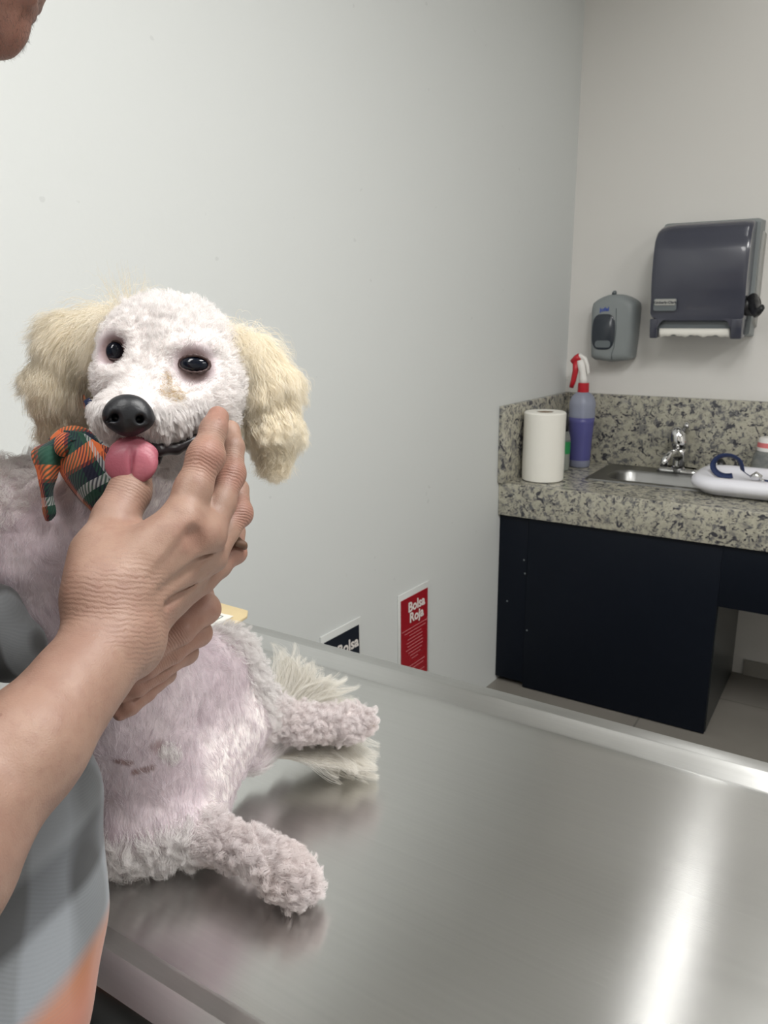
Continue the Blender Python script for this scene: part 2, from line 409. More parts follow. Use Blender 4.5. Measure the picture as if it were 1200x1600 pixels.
# ------------------------------------------------------------------ text
def text_mesh(name, s, size, mat, origin, xdir, updir, parent, bold=.0, align='CENTER', ext=.0004):
    cu = bpy.data.curves.new(name, 'FONT'); cu.body = s; cu.size = size; cu.align_x = align; cu.align_y = 'CENTER'; cu.extrude = ext; cu.offset = bold
    cu.resolution_u = 3
    tmp = bpy.data.objects.new('tmp_text', cu); COL.objects.link(tmp)
    dg = bpy.context.evaluated_depsgraph_get(); me = bpy.data.meshes.new_from_object(tmp.evaluated_get(dg)); bpy.data.objects.remove(tmp)
    x = np.array(xdir, float); x /= np.linalg.norm(x); u = np.array(updir, float); u /= np.linalg.norm(u); nn = np.cross(x, u)
    V = np.array([v.co[:] for v in me.vertices]); W = np.array(origin) + V[:, :1]*x + V[:, 1:2]*u + V[:, 2:3]*nn
    fs = [tuple(p.vertices) for p in me.polygons]; bpy.data.meshes.remove(me)
    return mesh_obj(name, W, fs, mat, parent, smooth=False)

# ------------------------------------------------------------------ signs on the left wall
def wall_pt(y, z, off=0.0):                 # survey y,z -> metres on the left wall, off metres into the room
    return np.array([wall_x(y*K) + off, y*K, z*K])
_wy = np.array([.055, 1.0, 0.0]); _wy /= np.linalg.norm(_wy); _wn = np.array([_wy[1], -_wy[0], 0])
def sign(name, label, y0, y1, z0, z1, mat, words, lines):
    t = empty(name, tuple(wall_pt((y0+y1)/2, z0, .003)), label, 'sign')
    def slab(nm, a, b, c, d, o0, o1, mt, bev=0):
        bm = bmesh.new(); vs = add_box(bm, o0, o1, a, b, c, d)
        for v in vs:
            y, z, o = v.co.y, v.co.z, v.co.x; p = wall_pt(y, z); v.co = Vector(p + _wn*o)
        return bm_obj(nm, bm, mt, t, bevel=bev)
    slab('holder', y0, y1, z0, z1, .001, .005, SIGNW, .0012)
    m = .012
    slab('panel', y0+m, y1-m, z0+m, z1-.022, .004, .0065, mat)
    for (s, yy, zz, size) in words:
        text_mesh('lettering', s, size*K, SIGNTXT, wall_pt(yy, zz) + _wn*.0075, _wy, (0, 0, 1), t, bold=.0011)
    if lines:
        V, Fc = [], []
        for (a, b, zz) in lines:
            o = _wn*.0072; i = len(V)
            for (yy, z2) in ((a, zz-.0016), (b, zz-.0016), (b, zz+.0016), (a, zz+.0016)): V.append(wall_pt(yy, z2) + o)
            Fc.append((i, i+1, i+2, i+3))
        mesh_obj('small_print', V, Fc, SIGNTXT2, t, smooth=False)
yc = 2.131
ln = [(-.078, .078), (-.062, .066), (-.035, .040), (-.045, .048), (-.050, .046), (-.046, .052), (-.055, .050), (-.04, .044), (-.03, .034), (-.02, .02), None,
      (-.055, .062), (-.048, .055), None, (-.02, .06), (-.01, .055)]
sign('red_wall_sign', 'red wall sign reading Bolsa Roja low on the left wall', 2.037, 2.224, .25, .597, REDSIGN,
     [('Bolsa', 2.141, .537, .048), ('Roja', 2.141, .498, .048)],
     [(yc+v[0], yc+v[1], .462-.0125*i) for i, v in enumerate(ln) if v])
sign('black_wall_sign', 'black wall sign whose heading is half hidden behind the table edge', 1.645, 1.834, .25, .595, BLACKSIGN,
     [('Bolsa', 1.765, .522, .048)], [])

# ------------------------------------------------------------------ sink counter
CT = .848
wl = -1.235
t = empty('granite_counter', U(-.6, 2.735, .72), 'speckled granite counter with a tall splashback along the two walls', 'counter')
bm = bmesh.new()
def ubox(bm, x0, x1, y0, y1, z0, z1): return add_box(bm, x0*K, x1*K, y0*K, y1*K, z0*K, z1*K)
SX0, SX1, SY0, SY1 = -.905, -.43, 2.985, 3.265      # hole for the basin
def left_fit(vs, xl):
    for v in vs:
        if abs(v.co.x - xl*K) < 1e-5: v.co.x = wall_x(v.co.y) + .0005
left_fit(ubox(bm, -1.2, SX0, 2.735, 3.349, .81, CT), -1.2)
ubox(bm, SX1, 1.4, 2.735, 3.349, .81, CT); ubox(bm, SX0, SX1, 2.735, SY0, .81, CT); ubox(bm, SX0, SX1, SY1, 3.349, .81, CT)
bmesh.ops.remove_doubles(bm, verts=bm.verts, dist=1e-5)
bm_obj('worktop', bm, GRANITE, t)
bm = bmesh.new(); left_fit(ubox(bm, -1.2, 1.4, 2.733, 2.765, .72, CT+.0005), -1.2); bm_obj('front_apron', bm, GRANITE, t, bevel=.003)
bm = bmesh.new(); ubox(bm, -1.175, 1.4, 3.325, 3.349, CT, 1.146); bm_obj('back_splash', bm, GRANITE, t, bevel=.003)
bm = bmesh.new(); vs = ubox(bm, 0, 1, 2.72, 3.349, CT, 1.146)
for v in vs: v.co.x = wall_x(v.co.y) + (.0005 if v.co.x < .5*K else .024)
bm_obj('side_splash', bm, GRANITE, t, bevel=.003)

t = empty('sink_cabinet', U(-.8, 2.75, 0), 'dark navy cabinet under the granite counter with an open kneehole on its right', 'cabinet')
bm = bmesh.new(); left_fit(ubox(bm, -1.2, -1.087, 2.752, 2.77, .022, .719), -1.2); bm_obj('filler_strip', bm, NAVY, t, bevel=.0015)
bm = bmesh.new(); ubox(bm, -1.086, -.384, 2.748, 2.768, .004, .719); bm_obj('front_panel', bm, NAVY, t, bevel=.0015)
bm = bmesh.new(); ubox(bm, -.400, -.382, 2.768, 3.34, .004, .719); bm_obj('side_panel', bm, NAVY_SIDE, t)
bm = bmesh.new(); ubox(bm, -.3835, 1.4, 2.748, 2.766, .497, .719); bm_obj('kneehole_rail', bm, NAVY, t, bevel=.0015)
bm = bmesh.new(); ubox(bm, -1.19, -.402, 2.9, 2.915, 0, .7); bm_obj('back_board', bm, NAVY, t)
for (x, z) in ((-1.10, .545), (-1.094, .49), (-1.165, .36), (-1.075, .255)):
    bm = bmesh.new(); yy = 2.747 if x > -1.087 else 2.751
    bmesh.ops.create_uvsphere(bm, u_segments=10, v_segments=6, radius=.0035)
    for v in bm.verts: v.co = Vector((x*K + v.co.x, yy*K + v.co.y*.3, z*K + v.co.z))
    bm_obj('screw_cap', bm, GREYM, t, smooth=True)

# sink basin
t = empty('sink_basin', U(-.67, 3.12, CT), 'stainless steel sink basin set into the granite counter', 'sink')
def L3(loop, z): return [(x*K, y*K, z*K) for (x, y) in loop]
bm = bmesh.new()
RX0, RX1, RY0, RY1 = -.945, -.39, 2.955, 3.30
add_loft(bm, [L3(rrect(RX0, RX1, RY0, RY1, .02), CT+.0005), L3(rrect(RX0+.003, RX1-.003, RY0+.003, RY1-.003, .02), CT+.006),
              L3(rrect(RX0+.012, RX1-.012, RY0+.012, RY1-.012, .025), CT+.004), L3(rrect(-.885, -.45, 3.0, 3.215, .075), CT+.004),
              L3(rrect(-.877, -.458, 3.008, 3.207, .07), CT-.006), L3(rrect(-.862, -.473, 3.022, 3.193, .06), CT-.12),
              L3(rrect(-.82, -.515, 3.06, 3.155, .045), CT-.135)], cap0=False)
bm_obj('basin', bm, SINK, t, smooth=True, autosmooth=True)
bm = bmesh.new(); add_lathe(bm, -.667*K, 3.105*K, [(.0, (CT-.134)*K), (.030, (CT-.134)*K), (.034, (CT-.129)*K), (.036, (CT-.134)*K)], 28); bm_obj('drain', bm, CHROME, t, smooth=True)

# faucet
t = empty('faucet', U(-.655, 3.255, CT+.005), 'chrome single lever faucet behind the sink basin', 'faucet')
fx, fy, fz = -.655, 3.262, CT+.005
bm = bmesh.new(); lo = [rrect(fx-.085+a, fx+.085-a, fy-.028+a, fy+.028-a, .026-a*.5) for a in (0, .002, .010, .022)]
add_loft(bm, [L3(lo[0], fz), L3(lo[1], fz+.010), L3(lo[2], fz+.016), L3(lo[3], fz+.022)]); bm_obj('base_plate', bm, CHROME, t, smooth=True)
bm = bmesh.new(); add_lathe(bm, fx*K, fy*K, [(.030*K, fz*K), (.029*K, (fz+.03)*K), (.026*K, (fz+.06)*K), (.027*K, (fz+.085)*K), (.024*K, (fz+.10)*K)], 32)
bm_obj('body', bm, CHROME, t, smooth=True)
bm = bmesh.new(); P = [(fx-.0, fy, fz+.06), (fx-.008, fy-.05, fz+.085), (fx-.018, fy-.10, fz+.085), (fx-.026, fy-.135, fz+.068), (fx-.028, fy-.145, fz+.045)]
add_tube(bm, [U(*p) for p in P], [.022*K, .019*K, .016*K, .015*K, .014*K], 20); bm_obj('spout', bm, CHROME, t, smooth=True)
bm = bmesh.new(); add_lathe(bm, 0, 0, [(.0, -.010), (.030*K, -.005), (.034*K, .02*K), (.034*K, .045*K), (.028*K, .07*K), (.015*K, .085*K), (0, .088*K)], 32)
for v in bm.verts: v.co = Vector(U(fx, fy, fz+.10)) + Matrix.Rotation(-.25, 3, 'Y') @ Vector((v.co.x, v.co.y, v.co.z))
bm_obj('handle_dome', bm, CHROME, t, smooth=True)
bm = bmesh.new(); P = [(fx+.010, fy+.012, fz+.16), (fx+.018, fy-.01, fz+.195), (fx+.026, fy-.05, fz+.205), (fx+.034, fy-.085, fz+.20)]
add_tube(bm, [U(*p) for p in P], [.014*K, .011*K, .009*K, .008*K], 14); bm_obj('lever', bm, CHROME, t, smooth=True)

# knurled cap behind the scale
t = empty('knurled_cap', U(-.51, 3.27, CT+.004), 'small dark knurled metal cap between the faucet and the white scale', 'cap')
bm = bmesh.new(); add_lathe(bm, 0, 0, [(.020, -.022), (.022, -.02), (.022, .012), (.019, .014)], 30)
for i, v in enumerate(bm.verts):
    rr = 1 + (.06 if (i % 2) else 0); v.co = Vector((v.co.x*rr, v.co.y*rr, v.co.z))
RM = Matrix.Rotation(1.05, 3, 'Y')
for v in bm.verts: v.co = Vector(U(-.512, 3.262, CT+.0385)) + RM @ v.co
bm_obj('grip', bm, CHROME, t, smooth=False)
bm = bmesh.new(); add_lathe(bm, 0, 0, [(.0215, .012), (.0225, .014), (.0215, .030), (.006, .033), (0, .033)], 30)
for v in bm.verts: v.co = Vector(U(-.512, 3.262, CT+.0385)) + RM @ v.co
bm_obj('rubber_end', bm, BLACKP, t, smooth=True)

# ------------------------------------------------------------------ things on the counter
t = empty('paper_roll', U(-1.066, 2.875, CT), 'standing roll of white paper at the left front of the counter', 'paper towel roll')
px_, py_, rr, hh = -1.086*K, 2.875*K, .0805*K, .268*K
z0 = CT*K
bm = bmesh.new(); add_lathe(bm, px_, py_, [(.030, z0+.001), (rr-.004, z0+.001), (rr, z0+.004), (rr+.0008, z0+hh*.3), (rr-.0006, z0+hh*.6), (rr, z0+hh-.004), (rr-.004, z0+hh), (.030, z0+hh), (.030, z0+.001)], 72, cap=False)
bm_obj('paper', bm, PAPER, t, smooth=True, autosmooth=True)
bm = bmesh.new(); add_lathe(bm, px_, py_, [(.0298, z0+.001), (.0298, z0+hh-.002), (.0275, z0+hh-.002), (.0275, z0+.001), (.0298, z0+.001)], 40, cap=False)
bm_obj('core_tube', bm, CARD, t, smooth=True)

def bottle_loft(bm, cx, cy, prof, n=40, sq=0.0):
    add_lathe(bm, cx, cy, prof, n)
t = empty('spray_bottle', U(-1.045, 3.20, CT), 'translucent spray bottle of violet liquid with a red and white trigger', 'spray bottle')
cx, cy = -1.047*K, 3.20*K
def Z(h): return CT*K + h*K
prof = [(.040*K, Z(.001)), (.044*K, Z(.006)), (.045*K, Z(.05)), (.047*K, Z(.12)), (.0515*K, Z(.19)), (.054*K, Z(.225)), (.0525*K, Z(.245)), (.0545*K, Z(.262)), (.0535*K, Z(.275)), (.045*K, Z(.298)), (.030*K, Z(.312)), (.020*K, Z(.318))]
bm = bmesh.new(); bottle_loft(bm, cx, cy, prof); bm_obj('bottle', bm, BOTTLE, t, smooth=True)
bm = bmesh.new(); bottle_loft(bm, cx, cy, [(max(r+.0004, .001), z) for (r, z) in [(.039*K, Z(.003)), (.043*K, Z(.008)), (.0450*K, Z(.05)), (.0470*K, Z(.12)), (.0515*K, Z(.19)), (.0530*K, Z(.212))]]); bm_obj('liquid', bm, LIQUID, t, smooth=True)
bm = bmesh.new(); bottle_loft(bm, cx, cy, [(.023*K, Z(.316)), (.0235*K, Z(.318)), (.0225*K, Z(.352)), (.020*K, Z(.354))], 24); bm_obj('collar', bm, REDP, t, smooth=True, autosmooth=True)
bm = bmesh.new()
add_tube(bm, [(cx, cy, Z(.350)), (cx-.003, cy, Z(.372)), (cx-.006, cy, Z(.398)), (cx-.012, cy, Z(.424)), (cx-.018, cy, Z(.446))], [.019*K, .016*K, .014*K, .0165*K, .014*K], 20)
bm_obj('pump_body', bm, WHITEG, t, smooth=True)
bm = bmesh.new()
add_tube(bm, [(cx-.030, cy, Z(.448)), (cx-.018, cy, Z(.462)), (cx+.000, cy, Z(.452)), (cx+.010, cy, Z(.426)), (cx+.015, cy, Z(.398)), (cx+.014, cy, Z(.385))], [.011*K, .012*K, .009*K, .008*K, .0065*K, .004*K], 16)
bm_obj('shroud', bm, WHITEG, t, smooth=True)
bm = bmesh.new()
add_tube(bm, [(cx-.020, cy, Z(.462)), (cx-.032, cy, Z(.452)), (cx-.048, cy, Z(.436))], [.014*K, .015*K, .012*K], 14)
add_tube(bm, [(cx-.034, cy, Z(.445)), (cx-.034, cy, Z(.40)), (cx-.040, cy, Z(.36)), (cx-.047, cy, Z(.332))], [.013*K, .012*K, .011*K, .009*K], 14)
bm_obj('trigger', bm, REDP, t, smooth=True)
bm = bmesh.new(); add_tube(bm, [(cx, cy, Z(.31)), (cx+.004, cy, Z(.2)), (cx+.010, cy, Z(.02))], .0025, 8); bm_obj('dip_tube', bm, WHITEP, t, smooth=True)

t = empty('dropper_bottle', U(-1.09, 3.10, CT), 'small clear bottle with green label and dark cap beside the paper roll', 'bottle')
cx, cy = -1.080*K, 3.09*K
bm = bmesh.new(); bottle_loft(bm, cx, cy, [(.024*K, Z(.001)), (.026*K, Z(.005)), (.026*K, Z(.135)), (.020*K, Z(.16)), (.012*K, Z(.168))], 28); bm_obj('bottle', bm, GLASSY, t, smooth=True)
bm = bmesh.new(); bottle_loft(bm, cx, cy, [(.0235*K, Z(.004)), (.0235*K, Z(.095))], 28); bm_obj('liquid', bm, PALELIQ, t, smooth=True, autosmooth=True)
bm = bmesh.new(); add_lathe(bm, cx, cy, [(.0265*K, Z(.072)), (.0265*K, Z(.122))], 28, cap=False); bm_obj('label', bm, GREENL, t, smooth=True)
bm = bmesh.new(); bottle_loft(bm, cx, cy, [(.016*K, Z(.165)), (.016*K, Z(.195)), (.010*K, Z(.23)), (.007*K, Z(.245))], 24); bm_obj('cap', bm, BLACKP, t, smooth=True)

t = empty('specimen_jar', U(-.30, 3.27, CT), 'clear plastic jar with a white and red lid at the right end of the counter', 'jar')
cx, cy = -.330*K, 3.262*K
bm = bmesh.new(); bottle_loft(bm, cx, cy, [(.052*K, Z(.001)), (.056*K, Z(.006)), (.056*K, Z(.09)), (.045*K, Z(.118)), (.038*K, Z(.125))], 36); bm_obj('jar', bm, GLASSY, t, smooth=True)
bm = bmesh.new(); bottle_loft(bm, cx, cy, [(.044*K, Z(.122)), (.044*K, Z(.138)), (.040*K, Z(.166)), (.034*K, Z(.172))], 36); bm_obj('lid', bm, WHITEG, t, smooth=True, autosmooth=True)
bm = bmesh.new(); add_lathe(bm, cx, cy, [(.0446*K, Z(.136)), (.0424*K, Z(.154))], 36, cap=False); bm_obj('red_band', bm, Mat('pale_red_band', srgb(214, 116, 118), .4).m, t, smooth=True)

# pet scale
t = empty('pet_scale', U(-.1, 3.05, CT), 'white plastic pet weighing tray standing on the granite counter', 'scale')
bm = bmesh.new()
def SL(g_, z, r=.10): return L3(rrect(-.548+g_, .35-g_, 2.868+g_, 3.20-g_, max(r-g_*.6, .02), 10), z)
sz = CT+.0068
add_loft(bm, [SL(.035, sz), SL(.028, sz+.010), SL(.008, sz+.018), SL(0, sz+.034), SL(.004, sz+.050), SL(.018, sz+.060), SL(.040, sz+.062), SL(.058, sz+.056), SL(.072, sz+.044), SL(.09, sz+.040)])
bm_obj('tray', bm, WHITEP, t, smooth=True)
bm = bmesh.new(); ubox(bm, -.27, -.17, 2.862, 2.8675, sz+.018, sz+.048); bm_obj('yellow_sticker', bm, YELLOWL, t)
t = empty('pet_collar', U(-.42, 3.0, CT+.05), 'navy blue webbing collar with a metal clasp lying on the white scale', 'collar')
bm = bmesh.new(); N = 26; V = []; Fc = []
cz = CT + .048
# upright standing loop of webbing, then the strap runs on to the clasp
path = []
for i in range(18):
    a = -PI*.35 - i*(2*PI*.80)/17
    path.append((-.438 + .042*math.cos(a)*1.15, 3.03 + .016*math.sin(a*.5), cz + .046 + .040*math.sin(a)))
path += [(-.385, 3.035, cz+.030), (-.362, 3.03, cz+.016), (-.345, 3.02, cz+.010)]
for p in path:
    rx_, rz_ = p[0]+.438, p[2]-(cz+.046); q_ = math.hypot(rx_, rz_)+1e-6; rx_, rz_ = rx_/q_, rz_/q_
    for sg_ in (-1, 1): V.append(U(p[0]+sg_*.008*rx_, p[1]-sg_*.009, max(p[2]+sg_*.008*rz_, cz)))
for i in range(len(path)-1): Fc.append((2*i, 2*i+1, 2*i+3, 2*i+2))
o = mesh_obj('webbing', V, Fc, NAVYCLOTH, t); md = o.modifiers.new('thickness', 'SOLIDIFY'); md.thickness = .0025
bm = bmesh.new(); P = [(-.345, 3.02, cz+.010), (-.30, 3.0, cz+.008), (-.24, 2.99, cz+.006), (-.15, 3.0, cz+.004)]
add_tube(bm, [U(*p) for p in P], .009*K, 10, flat=((0, 0, 1), .35)); bm_obj('strap', bm, NAVYCLOTH, t, smooth=True)
bm = bmesh.new(); add_tube(bm, [U(-.352, 3.0, cz+.012), U(-.336, 3.0, cz+.022), U(-.318, 3.0, cz+.016)], [.010, .015, .009], 10); add_tube(bm, [U(-.325, 3.02, cz+.008), U(-.31, 2.985, cz+.010)], .005, 8)
bm_obj('clasp', bm, CHROME, t, smooth=True)

# ------------------------------------------------------------------ towel dispenser
t = empty('towel_dispenser', U(-.62, 3.345, 1.39), 'smoky dark towel dispenser with side lever on the back wall', 'towel dispenser')
def yz_extrude(bm, prof, xs, shrink=None):
    """prof list (y,z) survey; xs list of (x, inset) -> loft along x"""
    cy_ = sum(p[0] for p in prof)/len(prof); cz_ = sum(p[1] for p in prof)/len(prof)
    loops = []
    for (x, s) in xs: loops.append([U(x, min(3.347, cy_ + (y-cy_)*(1-s)) if y < 3.34 else y, cz_ + (z-cz_)*(1-s)) for (y, z) in prof])
    add_loft(bm, loops)
X0, X1 = -.783, -.452
cov = [(3.26, 1.44), (3.26, 1.80), (3.235, 1.806), (3.19, 1.803), (3.155, 1.79), (3.13, 1.76), (3.118, 1.70), (3.116, 1.62), (3.122, 1.56), (3.132, 1.52), (3.134, 1.48), (3.138, 1.455), (3.15, 1.45)]
bm = bmesh.new(); yz_extrude(bm, cov, [(X0, .15), (X0+.005, .09), (X0+.016, .045), (X0+.036, .015), (X0+.07, 0), (X1-.03, 0), (X1-.013, .012), (X1-.004, .03), (X1, .06)]); bm_obj('cover', bm, SMOKE, t, smooth=True, autosmooth=True)
# lower cheeks of the cover left and right of the paper slot, with the arched opening between
def cheek(xa, xb, inner):
    bm = bmesh.new(); pr = [(3.26, 1.395), (3.26, 1.46), (3.134, 1.46), (3.138, 1.42), (3.146, 1.388)]
    yz_extrude(bm, pr, [(xa, .0), (xb, .0)]); return bm
bm_obj('cover_cheek', cheek(X0+.002, X0+.030, 1), SMOKE, t, bevel=.003); bm_obj('cover_cheek', cheek(X1-.040, X1-.002, 1), SMOKE, t, bevel=.003)
xa, xb, zt = X0+.030, X1-.040, 1.462
for (xc, sg) in ((xa, 1), (xb, -1)):           # rounded upper corners of the paper slot
    bm = bmesh.new()
    pts = [(xc, zt)] + [(xc + sg*.045*(1-math.cos(a)), zt - .045*(1-math.sin(a))) for a in [PI/2*i/8 for i in range(9)]]
    f0 = [bm.verts.new(U(x, 3.137, z)) for (x, z) in pts]; f1 = [bm.verts.new(U(x, 3.16, z)) for (x, z) in pts]
    bm.faces.new(f0); bm.faces.new(f1[::-1])
    for i in range(len(pts)): bm.faces.new((f0[i], f0[(i+1) % len(pts)], f1[(i+1) % len(pts)], f1[i]))
    bm_obj('arch_fillet', bm, SMOKE, t)
bm = bmesh.new(); back = [(3.349, 1.39), (3.349, 1.815), (3.25, 1.812), (3.235, 1.80), (3.245, 1.60), (3.24, 1.44), (3.22, 1.40)]
yz_extrude(bm, back, [(X0+.004, .02), (X0+.012, 0), (X1+.002, 0), (X1+.012, .02)]); bm_obj('back_shell', bm, GREYP, t, smooth=True, autosmooth=True)
bm = bmesh.new(); side = [(3.349, 1.42), (3.349, 1.77), (3.30, 1.775), (3.285, 1.70), (3.292, 1.58), (3.28, 1.44)]
yz_extrude(bm, side, [(X1+.006, 0), (X1+.020, .04)]); bm_obj('side_band', bm, GREYP2, t, smooth=True, autosmooth=True)
bm = bmesh.new(); ubox(bm, X0+.03, X1-.04, 3.166, 3.20, 1.405, 1.468); bm_obj('slot_plate', bm, GREYM, t)
# paper end with a torn wavy hem
bm = bmesh.new(); n = 40; rows = []
for j in range(4):
    row = []
    for i in range(n+1):
        x = X0+.034 + (X1-X0-.078)*i/n; wv = .006*math.sin(i*.55) + .004*math.sin(i*1.3)
        z = 1.425 - j*.0085 - (0 if j < 3 else .003 + wv*.5); row.append(bm.verts.new(U(x, 3.150 + .004*j*.3, z)))
    rows.append(row)
for a, b in zip(rows[:-1], rows[1:]):
    for i in range(n): bm.faces.new((a[i], a[i+1], b[i+1], b[i]))
for row in rows:
    for v in row:
        v.co.y += .010 if v.co.z > 1.418*K else .004
o = bm_obj('paper_end', bm, PAPER, t, smooth=True); md = o.modifiers.new('thickness', 'SOLIDIFY'); md.thickness = .0015
bm = bmesh.new(); add_loft(bm, [[U(x, 3.124, z) for (x, z) in rrect(-.768, -.684, 1.490, 1.535, .008, 4)], [U(x, 3.128+.004, z) for (x, z) in rrect(-.766, -.686, 1.492, 1.533, .008, 4)]][::-1])
for v in bm.verts: v.co.y -= .004
pl = bm_obj('name_plate', bm, GREYM, t)
bm = bmesh.new(); add_loft(bm, [[U(x, 3.122, z) for (x, z) in rrect(-.766, -.686, 1.508, 1.533, .006, 4)], [U(x, 3.116, z) for (x, z) in rrect(-.764, -.688, 1.510, 1.531, .006, 4)]])
bm_obj('plate_face', bm, GREYP2, pl)
text_mesh('lettering', 'Kimberly-Clark', .0135*K, GREYD, U(-.726, 3.1145, 1.520), (1, 0, 0), (0, 0, 1), pl, bold=.0002)
bm = bmesh.new(); add_tube(bm, [U(X1-.006, 3.18, 1.505), U(X1+.030, 3.16, 1.505)], .036*K, 24); add_tube(bm, [U(X1+.020, 3.16, 1.525), U(X1+.035, 3.13, 1.50), U(X1+.048, 3.08, 1.480), U(X1+.062, 3.03, 1.485), U(X1+.075, 3.00, 1.498)], [.030*K, .026*K, .017*K, .014*K, .012*K], 16, flat=((1, 0, 0), .7))
bm_obj('lever', bm, BLACKP, t, smooth=True)

# ------------------------------------------------------------------ soap dispenser
t = empty('soap_dispenser', U(-.96, 3.345, 1.28), 'grey wall soap dispenser with an oval dark window', 'soap dispenser')
sx0, sx1, szb, szt = -1.050, -.868, 1.292, 1.530
def soap_loop(g_, y):
    pts = []; n = 12
    x0, x1 = sx0+g_, sx1-g_; cxm = (x0+x1)/2
    r = .02
    pts += [(x0+.008, szb+g_+.012), (x0+.022, szb+g_+.002), (cxm, szb-.006+g_), (x1-.022, szb+g_+.002), (x1-.008, szb+g_+.012)]
    pts += [(x1-.002, szb+.10), (x1, szt-g_-.03), (x1-.004, szt-g_-.008)]
    for i in range(1, n): 
        a = i/n; pts.append((x1-.004 - (x1-x0-.008)*a, szt-g_-.008 + .034*math.sin(PI*a)**.8))
    pts += [(x0+.004, szt-g_-.008), (x0, szt-g_-.03), (x0+.002, szb+.10)]
    return [U(x, y, z) for (x, z) in pts]
bm = bmesh.new(); add_loft(bm, [soap_loop(.004, 3.3492), soap_loop(0, 3.335), soap_loop(0, 3.27), soap_loop(.004, 3.252), soap_loop(.014, 3.242), soap_loop(.028, 3.239)])
bm_obj('housing', bm, GREYP, t, smooth=True, autosmooth=True)
bm = bmesh.new(); el = lambda s, y: [U(-.989 + (.047-s)*abs(math.cos(a))**.55*math.copysign(1, math.cos(a)), y, 1.407 + (.071-s)*abs(math.sin(a))**.7*math.copysign(1, math.sin(a))) for a in [2*PI*i/36 for i in range(36)]]
add_loft(bm, [el(0, 3.241), el(0, 3.236), el(.004, 3.233)]); bm_obj('window', bm, GREYD, t, smooth=True, autosmooth=True)
bm = bmesh.new(); add_loft(bm, [[U(x, y, z) for (x, z) in rrect(-1.020, -.956, 1.345, 1.373, .012, 4)] for y in (3.2335, 3.2315)]); bm_obj('soap_level', bm, GREYM, t)
bm = bmesh.new(); P = [(-.942, 3.2385, 1.50), (-.938, 3.2385, 1.42), (-.942, 3.2385, 1.35), (-.95, 3.2385, 1.32), (-.948, 3.2395, 1.298)]
add_tube(bm, [U(*p) for p in P], .0016, 8); bm_obj('seam', bm, GREYM, t, smooth=True)
text_mesh('lettering', 'jofel', .022*K, BLUETXT, U(-.990, 3.2375, 1.496), (1, 0, .08), (0, 0, 1), t, bold=.0006)
bm = bmesh.new(); add_tube(bm, [U(-.962, 3.26, 1.558), U(-.962, 3.27, 1.562)], .008, 12); bm_obj('key_lock', bm, GREYM, t, smooth=True)

# ------------------------------------------------------------------ exam table
TZ = CAM[2] - .5                       # rim height
TF = TZ - .015                         # tray floor
TX0, TX1, TY0, TY1 = -.935, .55, .289, .893
t = empty('exam_table', (-.2, .6, 0), 'stainless steel exam table with raised rim the dog sits on', 'table')
def RL(g_, z, r): return [(x, y, z) for (x, y) in rrect(TX0+g_, TX1-g_, TY0+g_, TY1-g_, r, 6)]
def rim_loop(gy0, gy1, gx, z, r): return [(x, y, z) for (x, y) in rrect(TX0+gx, TX1-gx, TY0+gy0, TY1-gy1, r, 6)]
bm = bmesh.new()
add_loft(bm, [rim_loop(.003, .003, .003, TZ-.045, .004), rim_loop(0, 0, 0, TZ-.043, .006), rim_loop(0, 0, 0, TZ-.003, .006), rim_loop(.002, .002, .002, TZ, .006),
              rim_loop(.029, .021, .024, TZ, .004), rim_loop(.031, .023, .026, TZ-.001, .004), rim_loop(.052, .038, .044, TF+.0006, .006), rim_loop(.056, .042, .048, TF, .008)], cap0=True, cap1=False)
bm_obj('rim', bm, STEEL_RIM, t, smooth=True, autosmooth=True)
bm = bmesh.new(); lp = rim_loop(.0555, .0415, .0475, TF, .008); vs = [bm.verts.new(p) for p in lp]; bm.faces.new(vs)
add_loft(bm, [[(p[0], p[1], TF-.004) for p in lp], [(p[0], p[1], TF-.0002) for p in lp]])
bm_obj('tray_floor', bm, STEEL, t)
bm = bmesh.new(); add_box(bm, -.80, .42, .40, .80, .10, TZ-.046); bm_obj('pedestal', bm, NAVY, t, bevel=.004)
bm = bmesh.new(); add_box(bm, TX0+.05, TX1-.05, TY0+.02, TY1-.03, TZ-.10, TZ-.0455); bm_obj('under_frame', bm, NAVY, t, bevel=.004)
for (x, y) in ((-.76, .44), (-.76, .76), (.38, .44), (.38, .76)):
    bm = bmesh.new(); add_lathe(bm, x, y, [(.03, 0), (.03, .02), (.018, .03), (.018, .10)], 20); bm_obj('foot', bm, METALD, t, smooth=True, autosmooth=True)

# papers on the far left corner of the table
t = empty('manila_folder', (-.90, .88, TZ), 'tan paper folder lying on the far left corner of the steel table', 'folder')
V = []; Fc = []
fo = [(-1.02, .80), (-.838, .805), (-.832, .835), (-.850, .905), (-.866, .925), (-1.02, .93)]
bm = bmesh.new(); lo = [[(x, y, TZ+.001+h + (.006 if x > -.9 and y < .85 else 0)) for (x, y) in fo] for h in (0, .0045)]; add_loft(bm, lo); bm_obj('cover', bm, MANILA, t, bevel=.001)
t = empty('printed_card', (-.89, .86, TZ+.008), 'white printed card with thin outline lying on the tan folder', 'card')
bm = bmesh.new(); cd = [(-1.0, .803), (-.852, .812), (-.862, .885), (-1.0, .876)]
c4 = [(p[0], p[1]) for p in cd]
add_loft(bm, [[(x, y, TZ+.0085+.003*(y < .84)+h) for (x, y) in c4] for h in (0, .002)]); bm_obj('card', bm, PAPER, t, bevel=.0008)
bm = bmesh.new()
